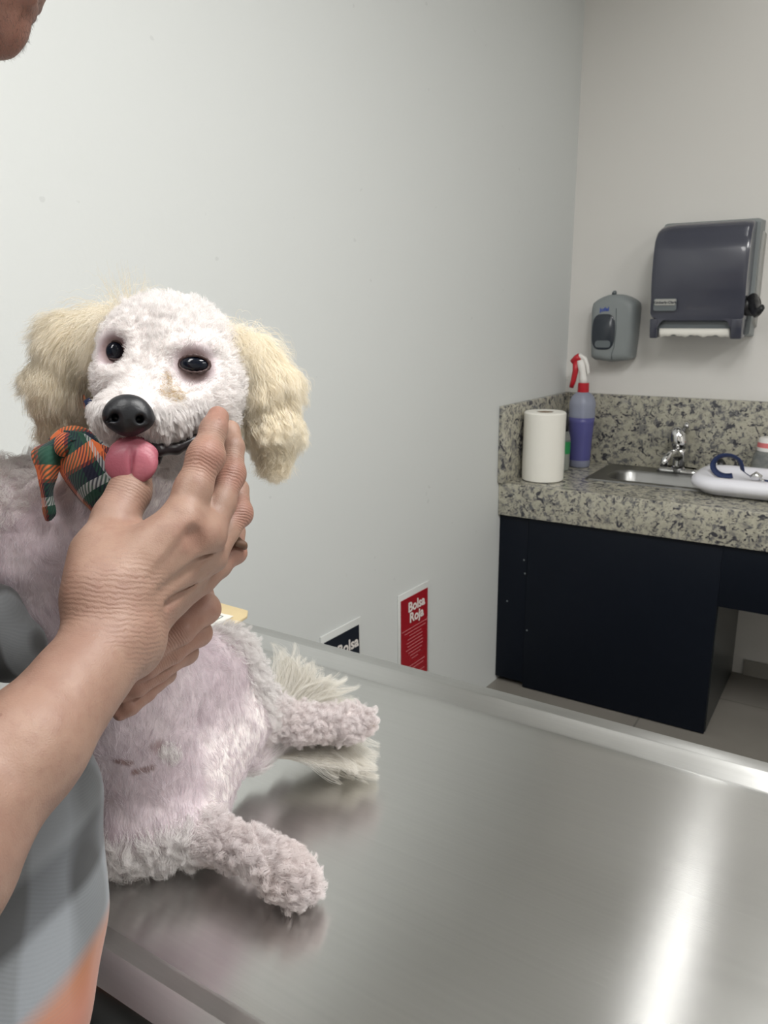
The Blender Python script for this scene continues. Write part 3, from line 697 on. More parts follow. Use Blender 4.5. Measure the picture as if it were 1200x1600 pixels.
for (a, b) in (((-.985, .818), (-.865, .824)), ((-.865, .824), (-.873, .873)), ((-.873, .873), (-.985, .866)), ((-.905, .835), (-.895, .858)), ((-.93, .83), (-.905, .835))):
    za = TZ+.0112+.003*(a[1] < .84); zb = TZ+.0112+.003*(b[1] < .84)
    add_tube(bm, [(a[0], a[1], za), (b[0], b[1], zb)], .0007, 6)
bm_obj('printed_outline', bm, GREYM, t)
# ------------------------------------------------------------------ organic modelling: blended distance fields -> one continuous mesh
def cp(px, py, d): return np.array([(px-600)/F*d, (py-800)/F*d, d])        # (right, down, forward) metres from the camera
def wp(p): return CAM + np.asarray(p) @ R.T
def P3(px, py, d): return wp(cp(px, py, d))
class Prim:
    def __init__(s, kind, k, op, *a): s.kind, s.k, s.op, s.a = kind, k, op, a
    def box(s):
        if s.kind == 'cap':
            a, b, ra, rb = s.a; r = max(ra, rb); return np.minimum(a, b)-r, np.maximum(a, b)+r
        if s.kind == 'ell':
            c, rad, M3 = s.a; r = max(rad); return c-r, c+r
        return np.full(3, -9.), np.full(3, 9.)
    def ev(s, X, Y, Z):
        if s.kind == 'cap':
            a, b, ra, rb = s.a; ab = b-a; L = max(float(ab@ab), 1e-12)
            x, y, z = X-a[0], Y-a[1], Z-a[2]
            h = np.clip((x*ab[0]+y*ab[1]+z*ab[2])/L, 0, 1)
            return np.sqrt((x-h*ab[0])**2+(y-h*ab[1])**2+(z-h*ab[2])**2) - (ra+(rb-ra)*h)
        if s.kind == 'ell':
            c, rad, M3 = s.a; x, y, z = X-c[0], Y-c[1], Z-c[2]
            u = (x*M3[0][0]+y*M3[0][1]+z*M3[0][2]); v = (x*M3[1][0]+y*M3[1][1]+z*M3[1][2]); q = (x*M3[2][0]+y*M3[2][1]+z*M3[2][2])
            k0 = np.sqrt((u/rad[0])**2+(v/rad[1])**2+(q/rad[2])**2); k1 = np.sqrt((u/rad[0]**2)**2+(v/rad[1]**2)**2+(q/rad[2]**2)**2)
            return k0*(k0-1)/np.maximum(k1, 1e-6)
        if s.kind == 'plane':
            n, o = s.a; return X*n[0]+Y*n[1]+Z*n[2]-o
def rotm(rx=0, ry=0, rz=0): return np.array((Matrix.Rotation(rz, 3, 'Z') @ Matrix.Rotation(ry, 3, 'Y') @ Matrix.Rotation(rx, 3, 'X')).transposed())
class Body:
    def __init__(s): s.p = []
    def cap(s, A, B, k=.008, op='add'):      # A = (px, py, depth, radius in metres)
        s.p.append(Prim('cap', k, op, cp(*A[:3]), cp(*B[:3]), A[3], B[3])); return s
    def chain(s, pts, k=.006, op='add'):
        for a, b in zip(pts[:-1], pts[1:]): s.cap(a, b, k, op)
        return s
    def ball(s, c, r, k=.008, op='add'): s.p.append(Prim('ell', k, op, cp(*c), (r, r, r), np.eye(3))); return s
    def ell(s, c, rad, rot=(0, 0, 0), k=.008, op='add'): s.p.append(Prim('ell', k, op, cp(*c), rad, rotm(*rot))); return s
    def wcap(s, a, b, ra, rb, k=.01, op='add'):   # world points
        A = (np.array(a)-CAM) @ R; B = (np.array(b)-CAM) @ R; s.p.append(Prim('cap', k, op, A, B, ra, rb)); return s
    def well(s, c, rad, k=.01, op='add'):         # world axes ellipsoid
        s.p.append(Prim('ell', k, op, (np.array(c)-CAM) @ R, rad, R)); return s
    def cut_plane(s, n_world, o_world, k=.002):   # removes the side the normal points away from
        n = np.array(n_world) @ R; s.p.append(Prim('plane', k, 'sub', n, o_world - float(np.array(n_world) @ CAM))); return s
    def field(s, X, Y, Z, lo, hi, h):
        D = np.full(X.shape, 1.0, np.float32)
        for p in s.p:
            a, b = p.box(); a = a-p.k-3*h; b = b+p.k+3*h
            if np.any(a > hi) or np.any(b < lo): continue
            i0 = np.clip(np.floor((a-lo)/h).astype(int), 0, None); i1 = np.minimum(np.ceil((b-lo)/h).astype(int)+1, X.shape)
            sl = tuple(slice(i, j) for i, j in zip(i0, i1))
            if any(q.start >= q.stop for q in sl): continue
            d = p.ev(X[sl], Y[sl], Z[sl]).astype(np.float32); c = D[sl]
            if p.op == 'add':
                t = np.maximum(p.k-np.abs(c-d), 0)/max(p.k, 1e-6); D[sl] = np.minimum(c, d)-t*t*p.k*.25
            else:
                d = -d; t = np.maximum(p.k-np.abs(c-d), 0)/max(p.k, 1e-6); D[sl] = np.maximum(c, d)+t*t*p.k*.25
        return D
    def mesh(s, h, pad=.0):
        adds = [p for p in s.p if p.op == 'add']
        lo = np.min([p.box()[0] for p in adds], 0)-4*h-pad; hi = np.max([p.box()[1] for p in adds], 0)+4*h+pad
        n = np.ceil((hi-lo)/h).astype(int); B = 56; ids, pos, quads = [], [], []
        NN = (n+B+4).astype(np.int64)
        key = lambda i, j, k: (i*NN[1]+j)*NN[2]+k
        for bi in range(0, n[0], B):
            for bj in range(0, n[1], B):
                for bk in range(0, n[2], B):
                    o = np.array([bi, bj, bk]); l = lo+o*h; u = l+(B+1)*h
                    if not any(np.all(p.box()[0]-p.k-h < u) and np.all(p.box()[1]+p.k+h > l) for p in adds): continue
                    ax = [(l[q]+np.arange(B+1)*h).astype(np.float32) for q in range(3)]
                    X, Y, Z = np.meshgrid(*ax, indexing='ij')
                    D = s.field(X, Y, Z, l, u, h); S = D < 0
                    if S.all() or not S.any(): continue
                    cnt = np.zeros((B, B, B), np.int8)
                    for a in (0, 1):
                        for b in (0, 1):
                            for c in (0, 1): cnt += S[a:B+a, b:B+b, c:B+c]
                    ci = np.argwhere((cnt > 0) & (cnt < 8))
                    if len(ci) == 0: continue
                    acc = np.zeros((len(ci), 3)); num = np.zeros(len(ci))
                    cor = [(a, b, c) for a in (0, 1) for b in (0, 1) for c in (0, 1)]
                    val = {q: D[ci[:, 0]+q[0], ci[:, 1]+q[1], ci[:, 2]+q[2]] for q in cor}
                    for q in cor:
                        for axx in range(3):
                            if q[axx]: continue
                            q2 = tuple(q[m]+(1 if m == axx else 0) for m in range(3)); a, b = val[q], val[q2]
                            m = (a < 0) != (b < 0); t = np.where(m, a/np.where(m, a-b, 1), 0)
                            pp = np.array(q, float)[None, :].repeat(len(ci), 0); pp[:, axx] += t
                            acc += pp*m[:, None]; num += m
                    pos.append(l+(ci+acc/num[:, None])*h); ids.append(key(*(ci+o).T.astype(np.int64)))
                    for axx in range(3):
                        sl0 = [slice(0, B)]*3; sl1 = list(sl0); sl1[axx] = slice(1, B+1)
                        e = np.argwhere(S[tuple(sl0)] != S[tuple(sl1)]); 
                        if len(e) == 0: continue
                        fl = S[e[:, 0], e[:, 1], e[:, 2]]; e = e+o; b, c = [(1, 2), (2, 0), (0, 1)][axx]
                        def sh(db, dc):
                            q = e.copy(); q[:, b] -= db; q[:, c] -= dc; return key(*q.T.astype(np.int64))
                        Q = np.stack([sh(1, 1), sh(0, 1), sh(0, 0), sh(1, 0)], 1); Q[~fl] = Q[~fl][:, ::-1]; quads.append(Q)
        ids = np.concatenate(ids); pos = np.concatenate(pos); quads = np.concatenate(quads)
        ids, ui = np.unique(ids, return_index=True); pos = pos[ui]
        ix = np.clip(np.searchsorted(ids, quads), 0, len(ids)-1); ok = (ids[ix] == quads).all(1)
        return pos, ix[ok]
def fast_mesh(name, V, Q, mat, parent=None, attrs=None):
    """V in (right, down, forward) metres"""
    W = wp(V)
    if parent is not None: W = W-root_of(parent)
    Q = Q[:, ::1]
    me = bpy.data.meshes.new(name); me.vertices.add(len(W)); me.vertices.foreach_set('co', W.astype(np.float32).ravel())
    me.loops.add(Q.size); me.loops.foreach_set('vertex_index', Q.ravel().astype(np.int32))
    me.polygons.add(len(Q)); me.polygons.foreach_set('loop_start', (np.arange(len(Q))*4).astype(np.int32))
    me.update(calc_edges=True); me.validate()
    me.polygons.foreach_set('use_smooth', [True]*len(me.polygons)); me.materials.append(mat)
    for k, v in (attrs or {}).items():
        at = me.attributes.new(k, 'FLOAT', 'POINT'); at.data.foreach_set('value', v.astype(np.float32))
    o = bpy.data.objects.new(name, me); COL.objects.link(o)
    if parent is not None: o.parent = parent
    return o
def vnormals(V, Q):
    n = np.cross(V[Q[:, 2]]-V[Q[:, 0]], V[Q[:, 3]]-V[Q[:, 1]]); N = np.zeros_like(V)
    for c in range(4):
        for a in range(3): N[:, a] += np.bincount(Q[:, c], n[:, a], len(V))
    return N/np.maximum(np.linalg.norm(N, axis=1, keepdims=True), 1e-12)
def smooth_verts(V, Q, it=2, f=.5):
    E = np.concatenate([Q[:, [0, 1]], Q[:, [1, 2]], Q[:, [2, 3]], Q[:, [3, 0]]])
    for _ in range(it):
        A = np.zeros_like(V); c = np.bincount(E[:, 0], minlength=len(V))+np.bincount(E[:, 1], minlength=len(V))
        for a in range(3): A[:, a] = np.bincount(E[:, 0], V[E[:, 1], a], len(V))+np.bincount(E[:, 1], V[E[:, 0], a], len(V))
        V = V*(1-f)+f*A/np.maximum(c, 1)[:, None]
    return V
def near(V, c, r, soft):      # 1 inside radius r (m) of the point c=(px,py,d), fading over soft
    d = np.linalg.norm(V-cp(*c), axis=1); return np.clip((r+soft-d)/soft, 0, 1)
def nseg(V, A, B, r, soft):
    a, b = cp(*A), cp(*B); ab = b-a; h = np.clip(((V-a)@ab)/(ab@ab), 0, 1); d = np.linalg.norm(V-a-h[:, None]*ab, axis=1); return np.clip((r+soft-d)/soft, 0, 1)

# ------------------------------------------------------------------ fur strands
def sample(V, Q, N, dens, n):
    """n points on the surface, weighted by dens(vertex)"""
    c = V[Q].mean(1); ar = np.linalg.norm(np.cross(V[Q[:, 2]]-V[Q[:, 0]], V[Q[:, 3]]-V[Q[:, 1]]), axis=1)/2
    wgt = ar*dens[Q].mean(1); wgt = wgt/wgt.sum(); f = rng.choice(len(Q), n, p=wgt)
    u, v = rng.random(n)[:, None], rng.random(n)[:, None]; q = Q[f]
    bl = lambda A: (1-u)*(1-v)*A[q[:, 0]]+u*(1-v)*A[q[:, 1]]+u*v*A[q[:, 2]]+(1-u)*v*A[q[:, 3]]
    p = bl(V); nn = bl(N); return p, nn/np.maximum(np.linalg.norm(nn, axis=1, keepdims=True), 1e-9)
def unit(a): return a/np.maximum(np.linalg.norm(a, axis=-1, keepdims=True), 1e-9)
def grow(p, nrm, flow, L, lift=.5, pts=7, curl=.0015, freq=2.0, gravity=.0, clump=0, clump_w=.6, jit=.15, bend=0.0, lenvar=.3):
    """strands that leave along normal*lift + flow, lie over, curl and gather in locks. L array of lengths"""
    n = len(p); flow = np.broadcast_to(flow, p.shape); tang = flow-nrm*np.sum(flow*nrm, 1, keepdims=True)
    tang = unit(tang+rng.normal(0, jit, p.shape)); L = L*(1-lenvar*rng.random(n)); t = np.linspace(0, 1, pts)
    down = np.array([0, 0, -1.]) @ R
    lf = lift if hasattr(lift, '__len__') else np.full(n, lift)
    if clump:
        ci = rng.choice(n, clump, replace=False); C = p[ci]; own = np.zeros(n, int)
        for s0 in range(0, n, 4000):
            d = ((p[s0:s0+4000, None, :]-C[None])**2).sum(2); own[s0:s0+4000] = d.argmin(1)
        ph = rng.random(clump)[own]*2*PI; fq = (freq*(.7+.6*rng.random(clump)))[own]; am = (.5+rng.random(clump))[own]
        ctan, cn, cp0, cL = tang[ci][own], nrm[ci][own], p[ci][own], L[ci][own]
    else: ph = rng.random(n)*2*PI; fq = freq*(.7+.6*rng.random(n)); am = .5+rng.random(n)
    def path(p0, nn, tt, LL):
        out = np.zeros((n, pts, 3)); d = unit(nn*lf[:, None]+tt); cur = p0.copy(); out[:, 0] = cur
        for i in range(1, pts):
            a = t[i]; dd = unit(nn*(lf*(1-a*.8)-bend*a)[:, None]+tt+down*gravity*a*2); cur = cur+dd*(LL/(pts-1))[:, None]; out[:, i] = cur
        s1 = np.cross(nn, tt); k = (t[None, :]**.7)*am[:, None]*curl
        out += s1[:, None, :]*(k*np.sin(fq[:, None]*2*PI*t[None]+ph[:, None]))[..., None]
        out += nn[:, None, :]*(k*.8*np.cos(fq[:, None]*2*PI*t[None]+ph[:, None])+0*k)[..., None]
        return out
    O = path(p, nrm, tang, L)
    if clump:
        Cc = path(cp0, cn, ctan, cL); w_ = (clump_w*t**1.2)[None, :, None]; O = O*(1-w_)+(Cc+(p-cp0)[:, None, :]*.35)*w_
    return O
def fur_obj(name, strands, radius, mat, parent, tip=.25):
    """strands: list of (n, pts, 3) arrays in (right, down, forward) metres"""
    if not isinstance(strands, list): strands = [strands]
    sizes = np.concatenate([np.full(len(s), s.shape[1], np.int32) for s in strands])
    pos = wp(np.concatenate([s.reshape(-1, 3) for s in strands]))
    if parent is not None: pos = pos-root_of(parent)
    rad = np.concatenate([np.tile(radius*(1-(1-tip)*np.linspace(0, 1, s.shape[1])**1.5), len(s)) for s in strands])
    hc = bpy.data.hair_curves.new(name); hc.add_curves(sizes.tolist())
    hc.position_data.foreach_set('vector', pos.astype(np.float32).ravel())
    at = hc.attributes.get('radius') or hc.attributes.new('radius', 'FLOAT', 'POINT'); at.data.foreach_set('value', rad.astype(np.float32))
    hc.materials.append(mat); o = bpy.data.objects.new(name, hc); COL.objects.link(o)
    if parent is not None: o.parent = parent
    return o
# ------------------------------------------------------------------ the dog
dogE = empty('dog', tuple(P3(250, 1290, .76)*np.array([1, 1, 0])+np.array([0, 0, TF])), 'small white curly dog with cream ears held upright on the steel table', 'dog')
def pr(v, d): return v*d/F          # pixels at a depth -> metres
D = Body()
# trunk
D.cap((100, 860, .69, pr(112, .69)), (190, 1060, .735, pr(108, .735)), .02)
D.cap((190, 1060, .735, pr(108, .735)), (240, 1215, .78, pr(100, .78)), .03)
D.ell((35, 815, .70), (pr(88, .70), pr(95, .7), .05), k=.03)
D.ell((255, 1265, .79), (pr(100, .79), pr(85, .79), .06), k=.03)
# neck
D.cap((265, 670, .665, .034), (140, 800, .69, .05), .02)
# near hind leg
D.cap((205, 1290, .745, pr(66, .745)), (315, 1303, .738, pr(34, .738)), .022)
D.cap((315, 1300, .738, pr(30, .738)), (402, 1335, .708, pr(25, .708)), .012)
D.cap((402, 1335, .708, pr(27, .708)), (445, 1362, .698, pr(33, .698)), .012)
D.cap((445, 1362, .698, pr(31, .698)), (472, 1378, .692, pr(25, .69)), .01)
# far hind leg
D.cap((318, 1045, .80, pr(58, .80)), (350, 1130, .83, pr(62, .83)), .03)
D.cap((362, 1020, .815, pr(34, .815)), (392, 1085, .85, pr(32, .85)), .025)
D.cap((350, 1140, .825, pr(50, .825)), (330, 1190, .80, pr(45, .80)), .03)
D.cap((398, 1112, .855, pr(31, .855)), (470, 1130, .875, pr(23, .875)), .018)
D.cap((470, 1130, .875, pr(23, .875)), (540, 1131, .885, pr(23, .885)), .01)
D.cap((540, 1131, .885, pr(23, .885)), (562, 1128, .888, pr(19, .888)), .008)
# tail core
D.chain([(340, 1195, .83, pr(28, .83)), (395, 1178, .862, pr(24, .862)), (440, 1155, .893, pr(17, .89)), (490, 1125, .93, pr(8, .93))], .012)
# folded front legs
D.cap((170, 900, .665, .026), (235, 985, .665, .014), .02)
D.cap((45, 900, .66, .03), (95, 1010, .655, .016), .02)
# groin folds
D.cap((285, 1085, .742, .004), (322, 1160, .752, .004), .016, 'sub')
D.ell((262, 1170, .735), (.010, .012, .012), k=.012)
# head
D.ell((272, 567, .64), (pr(102, .64), pr(100, .64), .053), k=.02)
D.ell((236, 545, .617), (pr(74, .617), pr(66, .617), .032), k=.02)
D.ell((318, 604, .622), (pr(62, .622), pr(58, .622), .035), k=.02)
D.ell((210, 600, .610), (pr(58, .61), pr(50, .61), .03), k=.02)
D.cap((240, 596, .598, pr(40, .6)), (210, 640, .570, pr(37, .57)), .016)
D.ell((180, 648, .572), (pr(34, .572), pr(33, .572), .019), k=.010)
D.ell((240, 654, .574), (pr(44, .574), pr(33, .574), .019), k=.010)
D.cap((252, 655, .578, pr(32, .578)), (325, 632, .605, pr(34, .605)), .014)
D.cap((258, 690, .607, pr(38, .6)), (215, 708, .585, pr(24, .585)), .010)       # lower jaw
D.cap((268, 715, .615, pr(30, .6)), (335, 660, .625, pr(32, .625)), .014)
# brows and eye sockets
D.cap((266, 536, .588, pr(11, .59)), (332, 541, .596, pr(10, .6)), .012)
D.cap((196, 522, .596, pr(10, .59)), (170, 530, .604, pr(8, .6)), .012)
D.ell((302, 571, .577), (pr(34, .578), pr(25, .578), .0115), k=.010, op='sub')
D.ell((179, 549, .588), (pr(21, .588), pr(23, .588), .010), k=.010, op='sub')
# mouth gap
D.chain([(176, 690, .560, .0026), (205, 694, .556, .0026), (250, 697, .565, .003), (298, 680, .586, .003), (334, 655, .606, .002)], .005, 'sub')
# ears: the leather flap inside the long hair
D.chain([(178, 505, .655, .010), (130, 530, .66, .014), (98, 590, .66, .018), (96, 630, .66, .016)], .010)
D.chain([(385, 535, .655, .009), (414, 590, .655, .014), (428, 655, .65, .016), (428, 685, .65, .014)], .012)
# toes
for (x, y, d, r) in ((484, 1372, .688, .0052), (487, 1386, .687, .0052), (478, 1398, .686, .0052), (462, 1404, .686, .005)):
    D.cap((x-22, y-10, d+.004, r), (x, y, d, r), .003)
for (x, y, d, r) in ((572, 1118, .884, .0048), (576, 1128, .882, .005), (572, 1140, .882, .0048)):
    D.cap((x-24, y, d+.003, r), (x, y, d, r), .003)
D.cut_plane((0, 0, 1), TF+.0006)
DV, DQ = D.mesh(.0016)
DV = smooth_verts(DV, DQ, 2, .5)
_n1 = np.array([mnoise.noise(Vector(p*55)) for p in DV]); _n2 = np.array([mnoise.noise(Vector(p*150)) for p in DV])
DN = vnormals(DV, DQ)
face = np.maximum(near(DV, (230, 610, .57), .055, .02), 0)
DV = DV+DN*((_n1*.0014+_n2*.0005)*(1-.7*face))[:, None]
DN = vnormals(DV, DQ)
_W = wp(DV); 
pink = np.clip(np.maximum.reduce([nseg(DV, (100, 900, .64), (240, 1180, .70), .055, .03), near(DV, (330, 1060, .76), .045, .03), near(DV, (230, 1240, .72), .05, .02)*.9,
        near(DV, (20, 820, .65), .03, .03)*.6, nseg(DV, (340, 1210, .83), (420, 1180, .88), .02, .01)*.8]), 0, 1)
pink = np.clip(pink+_n1*.25*(pink > .05), 0, 1)
def surf(x, y):                 # the surface point seen at a place on the dog
    q = np.hypot(DV[:, 0]/DV[:, 2]*F+600-x, DV[:, 1]/DV[:, 2]*F+800-y); k = np.where(q < 4)[0]; k = k[DV[k, 2].argmin()]; return (x, y, DV[k, 2])
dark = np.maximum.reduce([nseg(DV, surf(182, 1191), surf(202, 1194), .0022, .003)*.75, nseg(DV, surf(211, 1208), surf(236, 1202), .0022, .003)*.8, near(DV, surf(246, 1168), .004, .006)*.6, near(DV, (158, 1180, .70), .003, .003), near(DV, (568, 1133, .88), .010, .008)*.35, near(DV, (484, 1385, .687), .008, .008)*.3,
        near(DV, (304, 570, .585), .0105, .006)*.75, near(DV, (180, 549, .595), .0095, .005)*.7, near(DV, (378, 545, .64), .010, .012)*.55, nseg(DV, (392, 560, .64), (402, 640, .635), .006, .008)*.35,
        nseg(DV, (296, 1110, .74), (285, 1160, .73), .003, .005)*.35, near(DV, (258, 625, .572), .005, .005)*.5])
pinkf = np.maximum(pink, np.maximum(near(DV, (304, 569, .585), .014, .010)*.8, near(DV, (180, 549, .595), .012, .008)*.8))
dog_body = fast_mesh('body', DV, DQ, DOGSKIN, dogE, {'pink': pinkf, 'dark': np.clip(dark, 0, 1)})
def part(name, body, h, mat, parent=dogE, sm=1):
    V, Q = body.mesh(h); V = smooth_verts(V, Q, sm); return fast_mesh(name, V, Q, mat, parent)
# nose
b = Body(); b.ell((200, 643, .548), (pr(35, .548), pr(27, .548), .0115), k=.004); b.ell((201, 662, .5495), (pr(24, .548), pr(20, .548), .010), k=.008)
b.ell((178, 652, .5475), (pr(15, .548), pr(15, .548), .009), k=.006); b.ell((224, 654, .5485), (pr(16, .548), pr(15, .548), .009), k=.006)
b.cap((178, 651, .535, .0030), (181, 654, .545, .0022), .003, 'sub'); b.cap((221, 654, .535, .0034), (217, 656, .546, .0022), .003, 'sub')
b.cap((178, 651, .537, .0018), (168, 658, .541, .0008), .002, 'sub'); b.cap((221, 655, .537, .0018), (233, 660, .542, .0008), .002, 'sub')
b.cap((200, 660, .5365, .0010), (201, 684, .540, .0010), .002, 'sub')
part('nose', b, .0006, NOSE)
# eyes
for c, rd, tl in (((304, 570, .5885), (.0114, .0070, .0065), .05), ((179.5, 549, .5975), (.0068, .0076, .0060), .1)):
    b = Body(); b.ell(c, rd, (0, 0, tl)); part('eye', b, .0006, EYE)
# lids
b = Body()
def lid(cx, cy, d0, a, bb, tilt, rr, up):
    pts = []
    for i in range(9):
        th = PI*(i/8); x = a*math.cos(th); y = -bb*math.sin(th) if up else bb*.8*math.sin(th)
        X_ = cx+x*math.cos(tilt)-y*math.sin(tilt); Y_ = cy+x*math.sin(tilt)+y*math.cos(tilt)
        pts.append((X_, Y_, d0+.0035*abs(x/a)**2, rr))
    return pts
LIDM = Mat('dog_eyelid', srgb(60, 40, 38), .5).m
b = Body(); b.chain(lid(304, 570, .5835, 24, 15, .06, .0010, True), .002); b.chain(lid(304, 570, .5835, 24, 15, .06, .0008, False), .002); part('eyelid', b, .0007, LIDM)
b = Body(); b.chain(lid(180, 549, .5945, 15, 17, .1, .0010, True), .002); b.chain(lid(180, 549, .5945, 15, 17, .1, .0008, False), .002); part('eyelid', b, .0007, LIDM)
# lips
b = Body(); b.chain([(198, 688, .5640, .0030), (215, 693, .5620, .0030), (250, 703, .5655, .0042), (275, 701, .575, .0042), (302, 689, .5850, .0036), (332, 657, .606, .002)], .003)
b.chain([(250, 702, .572, .004), (246, 722, .575, .0025)], .003); part('lips', b, .0009, LIP)
# tongue
b = Body()
b.ell((212, 698, .568), (pr(34, .566), pr(20, .566), .0045), (.7, 0, .05), k=.004)
b.ell((209, 708, .5590), (pr(39, .55), pr(24, .55), .0042), (.35, 0, .05), k=.006)
b.ell((206, 720, .5545), (pr(40, .55), pr(27, .55), .0042), (.2, 0, .05), k=.006)
b.ell((203, 731, .5520), (pr(38, .55), pr(26, .55), .0040), (.10, 0, .05), k=.006)
b.ell((206, 716, .5490), (.0010, .012, .0012), (.15, 0, .06), k=.004, op='sub')
part('tongue', b, .0009, TONGUE, sm=2)
# claws
for (x, y, d, dx, dy) in ((489, 1380, .686, 8, 5), (492, 1392, .6855, 7, 6), (482, 1403, .685, 7, 6)):
    b = Body(); b.cap((x-6, y-3, d, .0022), (x+dx*.5, y+dy*.4, d-.001, .0010), .001); part('claw', b, .0006, NAIL)
for (x, y, d) in ((574, 1120, .881), (578, 1132, .880), (572, 1143, .880)):
    b = Body(); b.cap((x-4, y, d, .0019), (x+6, y+2, d-.001, .0009), .001); part('claw', b, .0006, NAIL)

# --- fur
px = DV[:, 0]/DV[:, 2]*F+600; py = DV[:, 1]/DV[:, 2]*F+800
head = np.maximum.reduce([near(DV, (272, 575, .63), .068, .006), near(DV, (215, 650, .58), .040, .006), nseg(DV, (300, 700, .61), (215, 710, .58), .024, .006)])
earL = nseg(DV, (130, 530, .66), (97, 630, .66), .0225, .003); earR = nseg(DV, (400, 565, .655), (428, 685, .65), .0200, .004)
eyes = np.maximum(near(DV, (304, 570, .588), .0135, .006), near(DV, (180, 549, .598), .0135, .005))
nose_m = near(DV, (202, 650, .548), .0165, .002)
mouthm = nseg(DV, (205, 694, .560), (298, 682, .586), .004, .003)
table_m = (_W[:, 2] < TF+.004)
legN = np.maximum(nseg(DV, (345, 1310, .735), (470, 1380, .692), .027, .008), 0); legF = nseg(DV, (410, 1115, .86), (565, 1130, .89), .026, .008)
kneeF = nseg(DV, (372, 1000, .82), (410, 1085, .85), .022, .015); thighN = nseg(DV, (180, 1320, .74), (320, 1325, .74), .03, .015)
tailm = nseg(DV, (375, 1195, .86), (490, 1125, .93), .02, .01)
def grad_flow(pts, toward=None, away=None):
    if toward is not None: return unit(cp(*toward)-pts)
    return unit(pts-cp(*away))
# head: short woolly curls, flowing back from the nose
dens = np.clip(head*(1-earL)*(1-earR)*(1-eyes)*(1-nose_m)*(1-mouthm*.8), 0, 1)*(~table_m)
p_, n_ = sample(DV, DQ, DN, dens, 52000)
dn = np.linalg.norm(p_-cp(203, 652, .545), axis=1); top = np.clip((dn-.045)/.05, 0, 1)
fl = grad_flow(p_, away=(203, 640, .53)); fl = fl+np.array([0, .55, 0])*(1-top)[:, None]
L = .0050+.0062*np.clip((dn-.01)/.06, 0, 1)
e_ = np.minimum(np.linalg.norm(p_-cp(304, 570, .588), axis=1), np.linalg.norm(p_-cp(180, 549, .598), axis=1)); L = L*np.clip(.30+(e_-.015)/.03, .30, 1)
h1 = grow(p_, n_, fl, L, lift=.38, pts=8, curl=.0011, freq=1.0, clump=2200, clump_w=.62, jit=.30)
fur_obj('head_fur', h1, .00014, FUR_W, dogE)
# muzzle fringe over the lip, whiskers
dens = np.clip(nseg(DV, (165, 665, .565), (210, 672, .552), .016, .004)+nseg(DV, (240, 668, .565), (310, 655, .59), .016, .004), 0, 1)*(1-nose_m)*(1-mouthm)
p_, n_ = sample(DV, DQ, DN, dens, 9000); h2 = grow(p_, n_, np.array([.12, 1.0, .05]), np.full(len(p_), .0110), lift=.5, pts=8, curl=.0009, freq=.7, clump=300, clump_w=.75, jit=.2, gravity=.3)
fur_obj('muzzle_fur', h2, .00014, FUR_W, dogE)
# tear stain
dens = np.clip(near(DV, (262, 622, .577), .008, .006)+near(DV, (255, 590, .583), .004, .004), 0, 1)*(1-eyes)
p_, n_ = sample(DV, DQ, DN, dens, 260); h3 = grow(p_, n_, np.array([.3, .8, 0]), np.full(len(p_), .009), lift=.6, pts=6, curl=.001, freq=1, clump=60, clump_w=.7, jit=.3)
fur_obj('tear_stain_fur', h3, .00011, FUR_TAN, dogE)
# body: thin coat lying down
bodym = np.clip(1-head-earL-earR-legN-legF-tailm, 0, 1)*(~table_m)
p_, n_ = sample(DV, DQ, DN, bodym*(1-.60*pink)*(1-.8*np.clip(dark, 0, 1))*(DN[:, 2] < .55), 60000)
h4 = grow(p_, n_, np.array([.12, 1, .1]), np.full(len(p_), .0100), lift=.20, pts=7, curl=.0010, freq=.7, clump=1500, clump_w=.7, jit=.28)
fur_obj('body_fur', h4, .00010, FUR_P, dogE)
# fluffier rim on knee, thigh, tail root, shoulder
fz = np.clip(kneeF+thighN+near(DV, (262, 1168, .72), .008, .006)+near(DV, (20, 770, .69), .04, .03)*.6, 0, 1)*(~table_m)*(1-legN)
p_, n_ = sample(DV, DQ, DN, fz, 26000)
fl = np.where((p_[:, 1]/p_[:, 2]*F+800 > 1230)[:, None], np.array([[.25, 1, -.2]]), np.array([[.6, .8, 0.]]))
h5 = grow(p_, n_, fl, np.full(len(p_), .0160), lift=.6, pts=10, curl=.0020, freq=1.2, clump=700, clump_w=.8, jit=.4)
fur_obj('thigh_fur', h5, .00014, FUR_W, dogE)
# legs: woolly curls
p_, n_ = sample(DV, DQ, DN, np.clip(legN, 0, 1)*(~table_m), 24000); h6 = grow(p_, n_, np.array([.9, .5, 0]), np.full(len(p_), .0135), lift=.95, pts=10, curl=.0021, freq=1.5, clump=420, clump_w=.8, jit=.6)
q_, m_ = sample(DV, DQ, DN, np.clip(legF, 0, 1), 20000); h7 = grow(q_, m_, np.array([1, .15, 0]), np.full(len(q_), .0135), lift=.95, pts=10, curl=.0021, freq=1.5, clump=380, clump_w=.8, jit=.6)
fur_obj('leg_fur', h6, .00015, FUR_LEG, dogE); fur_obj('leg_fur', h7, .00016, FUR_LEG, dogE)
p_, n_ = sample(DV, DQ, DN, near(DV, surf(262, 1172), .005, .006), 240); fur_obj('belly_tuft', grow(p_, n_, np.array([.3, 1, 0]), np.full(len(p_), .010), lift=.7, pts=8, curl=.0010, freq=1, clump=30, clump_w=.7, jit=.4), .00011, FUR_W, dogE)
